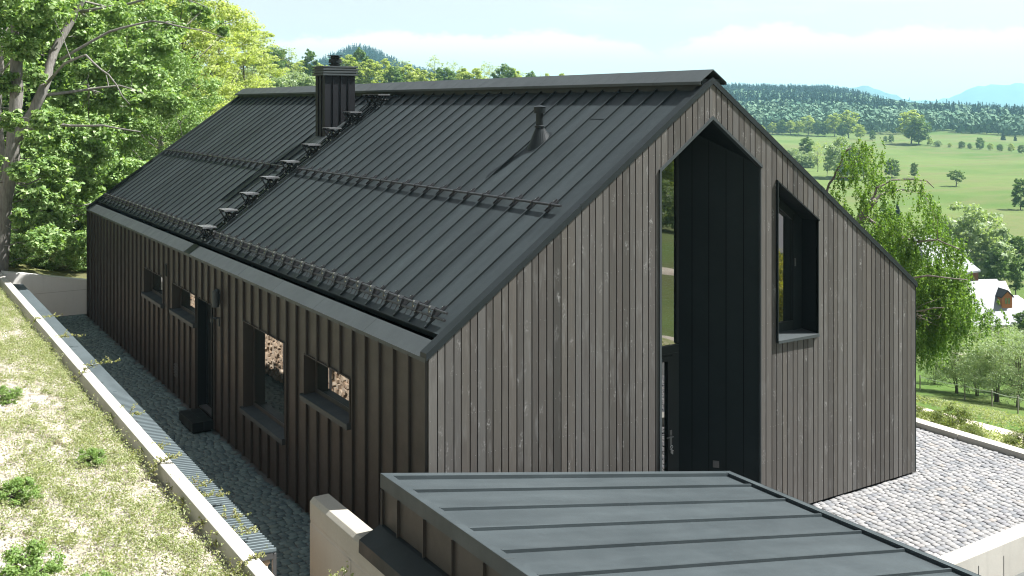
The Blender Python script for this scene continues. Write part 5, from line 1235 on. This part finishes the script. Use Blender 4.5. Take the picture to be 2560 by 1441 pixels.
# ---- farmhouses
def metal_roof():
    m, t, p = mat('bright sheet roof', (0.35, 0.36, 0.38), 0.5, 0, 0.5)
    w_ = N(t, 'ShaderNodeTexWave', Scale=1.6); tc = N(t, 'ShaderNodeTexCoord'); LK(t, tc.outputs['Object'], w_.inputs['Vector']); LK(t, mixc(t, mrange(t, w_.outputs['Fac'], 0.75, 0.95, 0, 0.35), (0.16, 0.168, 0.185), (0.09, 0.095, 0.11)), p.inputs['Base Color']); return m
M_SHEET = metal_roof(); M_BOARD, _, _ = mat('orange brown boards', (0.33, 0.12, 0.035), 0.7); M_PLAST, _, _ = mat('light plaster', (0.5, 0.47, 0.42), 0.9); M_BRICK, _, _ = mat('reddish timber wall', (0.16, 0.07, 0.045), 0.85)
def farmhouse(label, px, D, zb, yaw, lx, ly, he, hr, hip=0.0, dormer=None, wallm=None, annex=False, chim_=True):
    x, y = at(px, D); root = empty('farmhouse', (x, y, zb), R(-YAW + yaw), label=label, cat='house')
    mb = MB(); mb.box(-lx/2, lx/2, -ly/2, ly/2, -2.0, he); 
    mb.prism([(-ly/2, he), (ly/2, he), (0, hr - 0.2)], -lx/2 + 0.01 + hip, lx/2 - 0.01 - hip, 'x'); mb.build('wall', wallm or M_PLAST, root)
    o = 0.6; sl_ = (hr - he)/(ly/2); ze = he - o*sl_; yo = ly/2 + o; xo = lx/2 + o; xh = lx/2 - hip*ly/2 if hip else xo
    mb = MB(); t = 0.14
    A_, B_, C_, D_ = (-xo, -yo, ze), (xo, -yo, ze), (xh, 0, hr), (-xh, 0, hr)
    for f in ([A_, B_, C_, D_], [(xo, yo, ze), (-xo, yo, ze), D_, C_], [B_, (xo, yo, ze), C_], [(-xo, yo, ze), A_, D_]):
        if not hip and len(f) == 3: continue
        n = len(f); mb.add(f + [(p[0], p[1], p[2] - t) for p in f], [tuple(range(n)), tuple(range(2*n-1, n-1, -1))] + [(i, n+i, n+(i+1) % n, (i+1) % n) for i in range(n)])
    rf = mb.build('roof', M_SHEET, root)
    if chim_: mb = MB(); mb.box(-0.3, 0.3, -0.3, 0.3, hr - 0.8, hr + 0.9); c = mb.build('chimney', M_BRICK, root)
    if chim_: c.location = (-lx*0.15, 0.2, 0)
    if dormer is not None:
        dx = dormer; zb_ = he + 0.95; yb_ = -ly/2 + 0.55; q_ = 0.5; mb = MB()
        mb.box(dx - q_, dx + q_, yb_, -0.3, zb_ - 0.8, zb_ + 0.75); mb.prism([(dx - q_, zb_ + 0.75), (dx + q_, zb_ + 0.75), (dx, zb_ + 1.25)], yb_, -0.3); d = mb.build('dormer', M_BOARD, root)
        mb = MB(); mb.prism([(dx - q_ - .14, zb_ + 0.64), (dx, zb_ + 1.28), (dx + q_ + .14, zb_ + 0.64), (dx + q_ + .14, zb_ + 0.72), (dx, zb_ + 1.37), (dx - q_ - .14, zb_ + 0.72)], yb_ - 0.15, -0.3); mb.build('dormer_roof', M_DARK, d)
        mb = MB(); mb.box(dx - 0.25, dx + 0.25, yb_ - 0.03, yb_ - 0.001, zb_ + 0.08, zb_ + 0.62); mb.build('window_pane', M_GLASS, d)
        mb = MB()
        for a, b_, c_, d_ in ((-.30, -.25, .05, .67), (.25, .30, .05, .67), (-.02, .02, .08, .62), (-.25, .25, .62, .67)): mb.box(dx + a, dx + b_, yb_ - 0.05, yb_ - 0.002, zb_ + c_, zb_ + d_)
        mb.build('window_frame', M_BOARD, d)
    for k in range(int(lx // 3)):
        mb = MB(); xx = -lx/2 + 1.6 + k*3; mb.box(xx - 0.5, xx + 0.5, -ly/2 - 0.03, -ly/2 - 0.001, 0.9, 2.1); wnd = mb.build('window', M_GLASS, root)
        mb = MB(); mb.box(xx - 0.6, xx - 0.5, -ly/2 - 0.06, -ly/2 - 0.002, 0.8, 2.2); mb.box(xx + 0.5, xx + 0.6, -ly/2 - 0.06, -ly/2 - 0.002, 0.8, 2.2); mb.box(xx - 0.5, xx + 0.5, -ly/2 - 0.06, -ly/2 - 0.002, 2.1, 2.2); mb.box(xx - 0.5, xx + 0.5, -ly/2 - 0.06, -ly/2 - 0.002, 0.8, 0.9); mb.build('window_frame', M_PLAST, wnd)
    return root
DH = 98.0
def zat(py, D): return CZ - (py - HOR)/FPX*D
farmhouse('farmhouse with a steep bright sheet roof and an orange dormer at the right', 2458, DH, zat(788, DH) - 2.6, 6, 5.6, 5.2, 3.0, zat(694, DH + 1) - zat(788, DH) + 2.6, hip=0.55, dormer=1.15)
x_, y_ = 0, 0
farmhouse('low annex with a grey hipped roof and reddish wall right of the orange dormer house', 2533, DH + 4, zat(774, DH + 4) - 1.8, 14, 2.6, 3.2, 2.0, 3.2, hip=0.5, wallm=M_BRICK, chim_=False)
farmhouse('bright sheet roofed farmhouse half hidden in the birch crown', 2312, 84, zat(668, 84) - 2.6, 35, 4.6, 5.0, 3.0, zat(590, 84) - zat(668, 84) + 2.6, hip=0.3, chim_=False)
# neighbouring house and garden in front of the gable, outside the frame, mirrored by the gable window
hx_, hy_ = 41.5, -27.5
root = empty('neighbour_house', (hx_, hy_, Hs(hx_, hy_)), R(48), label='grey roofed neighbouring house mirrored in the gable window', cat='house')
M_GREYR, _, _ = mat('grey slate roof', (0.45, 0.43, 0.45), 0.7)
mb = MB(); mb.box(-4, 4, -4.5, 4.5, -2, 3.0); mb.prism([(-4.5, 3.0), (4.5, 3.0), (0, 7.6)], -3.99, 3.99, 'x'); mb.build('wall', M_PLAST, root)
mb = MB(); mb.prism([(-5.1, 2.5), (0, 7.8), (5.1, 2.5), (5.1, 2.3), (0, 7.6), (-5.1, 2.3)], -4.4, 4.4, 'x'); mb.build('roof', M_GREYR, root)
yb2 = tree('golden_bush', 211, 3.2, 1.8, 0.02, 14, 16, 60, 0.14, 0.05, 0.42, 0.4, leaf('golden leaves', [(0.38, 0.36, 0.06), (0.46, 0.40, 0.08), (0.28, 0.31, 0.06)]), B_DARK, 0.9, shape='bush')
for i, (x, y, s) in enumerate([(25.0, -16.5, 1.0), (27.5, -18.6, 1.1), (22.8, -14.2, 0.9)]):
    place(yb2, 0, x, y, Hs(x, y), s, i, ['golden green garden bush in the middle of three before the grey roofed house', 'golden bush standing closest to the grey roofed house', 'golden bush standing closest to the terrace'][i], 'bush', 'golden bushes in the neighbouring garden')

for i, (x, y, p_, h, lb) in enumerate([(58, -62, rowA, 9, 'round garden tree far out beyond the terrace'), (66, -63, rowB, 10, 'dark garden tree far out beyond the terrace'), (50, -52, willow, 4, 'grey green bush on the lawn beyond the terrace'), (80, -82, rowA, 12, 'tall pale tree at the end of the lawn beyond the terrace'), (84, -92, rowB, 12, 'tall dark tree at the end of the lawn beyond the terrace'), (96, -98, rowA, 13, 'farthest round tree of the lawn beyond the terrace')]):
    place(p_, 0, x, y, Hs(x, y) - 0.2, h/PH_[p_], i*1.4, lb, 'tree')
ribbon('path', [(30 + i*0.8, -36 + i*0.9) for i in range(24)], 2.0, M_PATH, 0.08)
# ================================================================== FORESTS AND HILLS
def forest(name, label, n, phi0, phi1, r0, r1, seed, hmin, hmax, pcon, cover=None, per=46, kc=None):
    r = np.random.default_rng(seed); ph = r.uniform(phi0, phi1, n*3); rr_ = np.sqrt(r.uniform(r0**2, r1**2, n*3)); a = np.radians(ph)
    x = CX + np.sin(a)*rr_*RV[0] + np.cos(a)*rr_*DV[0]; y = CY + np.sin(a)*rr_*RV[1] + np.cos(a)*rr_*DV[1]
    if cover is not None: k = cover(x, y, ph, rr_, r); x, y, ph, rr_ = x[k], y[k], ph[k], rr_[k]
    x, y = x[:n], y[:n]; rr_ = rr_[:n]; n = len(x); z = HG(x, y)
    patch = fbm(x*0.004, y*0.004, 77)*1.3 + np.clip((z - 4)/70, -0.16, 0.2); isc = (patch + r.uniform(-0.12, 0.12, n)) > pcon
    h = r.uniform(hmin, hmax, n)*np.where(isc, 1.15, 0.85); w_ = h*np.where(isc, 0.19, 0.42)*r.uniform(0.8, 1.2, n)
    for nm, sel, m, sz in (('conifers', isc, L_CONF, 1.0), ('broadleaf', ~isc, L_BRDF, 1.15)):
        k = int(sel.sum())
        if not k: continue
        m_ = k*per; c = np.repeat(np.stack([x[sel], y[sel], z[sel]], -1), per, 0); hh = np.repeat(h[sel], per); ww = np.repeat(w_[sel], per); t = r.random(m_); an_ = r.uniform(0, 6.283, m_)
        if nm == 'conifers': zz = t**0.8; prof = (1 - zz)*1.0 + 0.03; rad_ = ww*prof*r.uniform(0.5, 1.0, m_); zz = 0.05 + zz*0.95
        else: zz = 0.12 + 0.88*t; prof = np.sqrt(np.clip(1 - ((zz - 0.52)/0.5)**2, 0, 1)); lob = 1 + 0.25*np.sin(an_*3 + np.repeat(r.uniform(0, 6, k), per)); rad_ = ww*prof*lob*r.uniform(0.75, 1.0, m_)
        P = c + np.stack([np.cos(an_)*rad_, np.sin(an_)*rad_, zz*hh], -1)
        nr = np.stack([np.cos(an_), np.sin(an_), 0.5 + 0*an_ if nm == 'conifers' else (zz - 0.4)*2.2], -1) + r.normal(size=(m_, 3))*0.35; nr /= np.linalg.norm(nr, axis=1, keepdims=True)
        a_ = r.normal(size=(m_, 3)); a_[:, 2] -= 1.2; a_ -= nr*(a_*nr).sum(1, keepdims=True); a_ /= np.linalg.norm(a_, axis=1, keepdims=True); b_ = np.cross(nr, a_)
        s = (hh*0.16*sz*r.uniform(0.7, 1.3, m_))[:, None]*(1.0 if nm != 'conifers' else np.clip(1.25 - zz, 0.3, 1.2)[:, None])
        V = np.stack([P - a_*s*0.6, P + b_*s*0.5, P + a_*s*0.6, P - b_*s*0.5], 1).reshape(-1, 3)
        npmesh('forest', V, np.arange(m_*4).reshape(-1, 4), m, None, kind='stuff', label=label + (' - dark conifers' if nm == 'conifers' else ' - lighter broadleaf trees'), cat='forest')
def fleaf(name, stops):
    m, t, p = mat(name, stops[0], 0.9, 0, 0.05); isl = noise(t, 0.03, 3.0, 0.6); i2 = island(t)
    LK(t, mixc(t, 0.5, ramp(t, isl, [(0.35 + 0.3*i/(len(stops)-1), c) for i, c in enumerate(stops)]), ramp(t, i2, [(i/(len(stops)-1), c) for i, c in enumerate(stops)])), p.inputs['Base Color']); return m
L_CONF = fleaf('forest conifers', [(0.006, 0.028, 0.034), (0.010, 0.038, 0.043), (0.016, 0.050, 0.052)])  # distance haze is put into the teal of both forest colours
L_BRDF = fleaf('forest broadleaf', [(0.05, 0.11, 0.08), (0.10, 0.17, 0.11), (0.15, 0.22, 0.14), (0.03, 0.075, 0.055)])
def cov(x, y, ph, rr_, r):
    edge = 735 + 60*fbm(x*0.004, y*0.004, 6) + np.where(ph > 21, 20, 0); return (rr_ > edge) & ~((ph > 23) & (rr_ < 1000) & (fbm(x*0.008, y*0.008, 8) > 0.03))
forest('forest', 'wooded hills filling the far side of the valley', 9000, 10.8, 28.5, 700, 1750, 61, 10, 17, -0.02, cov)
forest('forest', 'wooded slopes in the haze beyond the valley', 5200, 10.8, 28.5, 1750, 3400, 62, 11, 17, -0.06, None, 26)
forest('forest', 'round wooded hill behind the chimney', 3200, -13.5, -2.5, 900, 1750, 63, 12, 18, -0.16, lambda x, y, ph, rr_, r: HG(x, y) > 26, 34)
# distant mountains
def mountains():
    V = []; F = []
    pa = np.linspace(-36, 36, 260)
    def crest(ph, k):
        px = 1280 + FPX*math.tan(math.radians(ph)); g = lambda c, w_, h: h*math.exp(-((px - c)/w_)**2)
        if k == 0: y_ = g(2165, 60, 36) + g(2235, 40, 16) + g(2090, 60, 20) + g(1900, 300, 10)
        elif k == 1: y_ = g(2530, 95, 34) + g(2425, 60, 24) + g(2630, 120, 30) + g(2320, 60, 10) + g(2470, 50, 8)
        else: y_ = 6 + 4*math.sin(ph*1.7) + 3*math.sin(ph*4.1 + 1)
        return y_
    for k, dist in ((0, 4200), (1, 5200), (2, 7500)):
        n0 = len(V); prof = [(-0.13, 0.0), (-0.08, 0.35), (-0.04, 0.75), (0.0, 1.0), (0.05, 0.7), (0.12, 0.0)]
        for i, ph in enumerate(pa):
            top = CZ + crest(ph, k)/FPX*dist + 30*(float(vnoise(ph*7 + k*9, k)) - 0.5)*(k != 2)*0.5
            for f, hgt in prof:
                rr_ = dist*(1 + f)/math.cos(math.radians(ph)); a = math.radians(ph)
                V.append((CX + math.sin(a)*rr_*RV[0] + math.cos(a)*rr_*DV[0], CY + math.sin(a)*rr_*RV[1] + math.cos(a)*rr_*DV[1], -80 + (top + 80)*hgt))
        m_ = len(prof)
        F += [(n0 + i*m_ + j, n0 + (i+1)*m_ + j, n0 + (i+1)*m_ + j + 1, n0 + i*m_ + j + 1) for i in range(len(pa) - 1) for j in range(m_ - 1)]
    npmesh('hills', np.array(V), np.array(F), fleaf('far hill woods', [(0.02, 0.05, 0.055), (0.045, 0.085, 0.075)]), None, smooth=True, kind='structure')
mountains()

# ================================================================== BANK PLANTING
r = np.random.default_rng(70)
n = 14500; bx_ = -2.42 - 6.5*r.random(n)**1.15; by_ = r.uniform(-7, 22, n)
dens = 0.95*fbm(bx_*1.2, by_*1.2, 51) + 0.7*fbm(bx_*3.4, by_*3.4, 52)
keep = dens + r.uniform(-0.16, 0.16, n) + 0.14*np.exp(-np.abs(-2.5 - bx_)*3) > -0.10; bx_, by_ = bx_[keep], by_[keep]
def hill(x, y): return bankz(x, y) + 0.05*fbm(x*9, y*9, 21)
C = np.stack([bx_, by_, hill(bx_, by_) + 0.035], -1); Ra = np.repeat(r.uniform(0.05, 0.19, (len(C), 1)), 3, 1); Ra[:, 2] *= 0.75; C[:, 2] += Ra[:, 2]*0.5
V, F = leaf_mesh(C, Ra, 52, 0.027, 71, up=0.35, asp=0.5); npmesh('bank_weeds', V, F, L_WEED, None, kind='stuff', label='small leaved olive weeds growing through the straw on the bank', cat='weeds')
n = 60000; sx = -2.35 - 5.5*r.random(n); sy = r.uniform(-7, 22, n); C = np.stack([sx, sy, hill(sx, sy) + 0.012], -1); Ra = np.full((n, 3), 0.03); Ra[:, 2] = 0.012
V, F = leaf_mesh(C, Ra, 3, 0.10, 72, up=1.6, asp=0.10); npmesh('straw_mulch', V, F, L_STRAW, None, kind='stuff', label='pale dry straw strewn over the bank', cat='straw')
# larger lush weeds
lw = tree('lush_weed', 212, 0.30, 0.26, 0.05, 12, 12, 34, 0.026, 0.004, 0.4, 0.4, L_LUSH, B_DARK, 0.8, 0.7, 'bush')
for i, (x, y, s, lb) in enumerate([(-4.15, 1.7, 0.9, 'lush green leafy weed on the bank at the left edge of the picture'), (-4.3, -0.6, 1.15, 'large lush weed clump low on the bank at the lower left'), (-3.85, -0.9, 0.7, 'smaller lush weed right of the large clump on the lower bank'), (-3.05, 3.4, 0.7, 'small green weed near the wall halfway up the bank'), (-4.9, 4.6, 1.2, 'lush weed high on the bank at the left edge'), (-3.7, 6.4, 0.8, 'green weed in the middle of the far bank'), (-2.9, -1.9, 0.7, 'green weed close to the near end of the wall')]):
    place(lw, 0, x, y, float(hill(np.array([x]), np.array([y]))[0]), s, i*1.9, lb, 'weed', None)
# stones
def rock(x, y, s, seed, label):
    q = np.random.default_rng(seed); mb = MB(); n1, n2 = 7, 10; vs = []
    for i in range(n1 + 1):
        for k in range(n2):
            a = 2*math.pi*k/n2; b = math.pi*i/n1; rr_ = s*(1 + q.uniform(-0.16, 0.16)*(0 < i < n1)); vs.append((rr_*math.sin(b)*math.cos(a)*1.2, rr_*math.sin(b)*math.sin(a), rr_*math.cos(b)*0.75))
    mb.add(vs, [(i*n2 + k, (i+1)*n2 + k, (i+1)*n2 + (k+1) % n2, i*n2 + (k+1) % n2) for i in range(n1) for k in range(n2)])
    mb.build('stone', M_STONE, None, loc=(x, y, float(hill(np.array([x]), np.array([y]))[0]) + s*0.3), label=label, cat='stone')
M_STONE = soil('pale field stone', (0.42, 0.35, 0.28), (0.50, 0.44, 0.37), (0.28, 0.23, 0.18), 3.0, 30.0, 0.01)
rock(-2.52, -0.95, 0.11, 1, 'pale reddish stone on the bank against the near end of the wall')
rock(-3.5, 0.1, 0.08, 2, 'flat pale stone among the straw in the lower middle of the bank')
rock(-3.25, 4.2, 0.09, 3, 'pale stone on the bank halfway along the wall')
rock(-4.3, 6.9, 0.11, 4, 'pale stone high on the far bank')
# twigs leaning over the retaining wall
L_TWIG = leaf('pale twig leaves', [(0.26, 0.28, 0.12), (0.34, 0.34, 0.17), (0.20, 0.23, 0.08), (0.38, 0.33, 0.18)], 0.4)
def sprig(y, lean, hgt, seed, label, x=-2.42, fwd=0.0):
    q = np.random.default_rng(seed); z = float(hill(np.array([x]), np.array([y]))[0]); root = empty('leaning_twig', (x, y, z), label=label, cat='twig'); mb = MB(); C = []
    P = [np.array([0, 0, -0.03])]; d = np.array([lean*0.35, fwd, 1.0])
    for i in range(9): d = d + np.array([lean*0.13, q.normal()*0.10, -0.12]); d = d/np.linalg.norm(d); P.append(P[-1] + d*hgt/9)
    mb.tube(P, [0.006 - 0.0005*i for i in range(10)], 5, False)
    for i in range(2, 10):
        for s in range(3):
            e = P[i] + np.array([q.normal()*0.10, q.normal()*0.10, abs(q.normal())*0.05])*(1 if i < 9 else 0.5); mb.tube([P[i], (P[i] + e)/2 + np.array([0, 0, 0.012]), e], [0.003, 0.002, 0.0015], 4, False)
            for f in (0.4, 0.7, 1.0): C.append(P[i] + (e - P[i])*f)
    mb.build('stem', B_DARK, root); C = np.array(C); V, F = leaf_mesh(C, np.full((len(C), 3), 0.022), 6, 0.027, seed + 1, up=0.6, asp=0.6); npmesh('leaves', V, F, L_TWIG, root)
for i, (y, ln, hg, lb) in enumerate([(11.6, 1.3, 0.75, 'pale leafy twig crossing the wall top at the far end'), (13.8, 0.8, 0.7, 'upright twig over the farthest stretch of the shelter roof'), (8.4, 0.9, 0.85, 'tall pale twig standing over the wall beyond its middle'), (5.9, 1.6, 0.55, 'flat twig with beige leaves lying across the shelter roof'), (4.0, 1.1, 0.45, 'small twig on the wall just before the beige one'),
                                    (2.5, 1.7, 0.6, 'long twig reaching over the shelter roof near its lower third'), (1.9, 1.4, 0.62, 'wide branched twig over the nearer part of the shelter roof'), (1.1, 1.5, 0.55, 'dangling twig with pale leaves on the last third of the shelter roof'), (0.55, 1.6, 0.6, 'nearest leaning twig close to the end of the shelter'), (-0.3, 0.5, 0.4, 'low twig on the wall top beside the reddish stone'), (3.1, 0.6, 0.5, 'thin dark twig lying on the sunlit wall top')]):
    sprig(y, ln, hg, 500 + i*3, lb, fwd=-0.12)
# plant hanging beside the concrete wall
sp = empty('wall_plant', (-1.45, -0.9, 0.0), label='thin leafy plant growing in front of the thick concrete wall', cat='plant'); q = np.random.default_rng(9); mb = MB(); C = []
for k in range(4):
    P = [(q.normal()*0.04, q.normal()*0.04, 0)]
    for i in range(7): P.append((P[-1][0] + q.normal()*0.03 + 0.01, P[-1][1] + q.normal()*0.04 + 0.01, P[-1][2] + 0.165))
    mb.tube(P, [0.006 - 0.0006*i for i in range(8)], 5, False)
    for i in range(3, 8): C += [np.array(P[i]) + q.normal(size=3)*0.05 for _ in range(4)]
mb.build('stem', B_DARK, sp); V, F = leaf_mesh(np.array(C), np.full((len(C), 3), 0.04), 6, 0.035, 10); npmesh('leaves', V, F, L_WEED, sp)

# ================================================================== HAZE
def haze():
    me = MB(); me.box(-14500, 14500, -3500, 17500, -120, 150)
    o = me.build('haze', [], None, kind='stuff'); m = bpy.data.materials.new('haze'); m.use_nodes = True; t = m.node_tree
    for n in list(t.nodes): t.nodes.remove(n)
    out = N(t, 'ShaderNodeOutputMaterial'); v = N(t, 'ShaderNodeVolumePrincipled'); v.inputs['Color'].default_value = (0.44, 0.78, 0.95, 1); v.inputs['Density'].default_value = HAZE_D; v.inputs['Anisotropy'].default_value = 0.1
    LK(t, v.outputs[0], out.inputs['Volume']); o.data.materials.clear(); o.data.materials.append(m)
HAZE_D = 0.00015
haze()
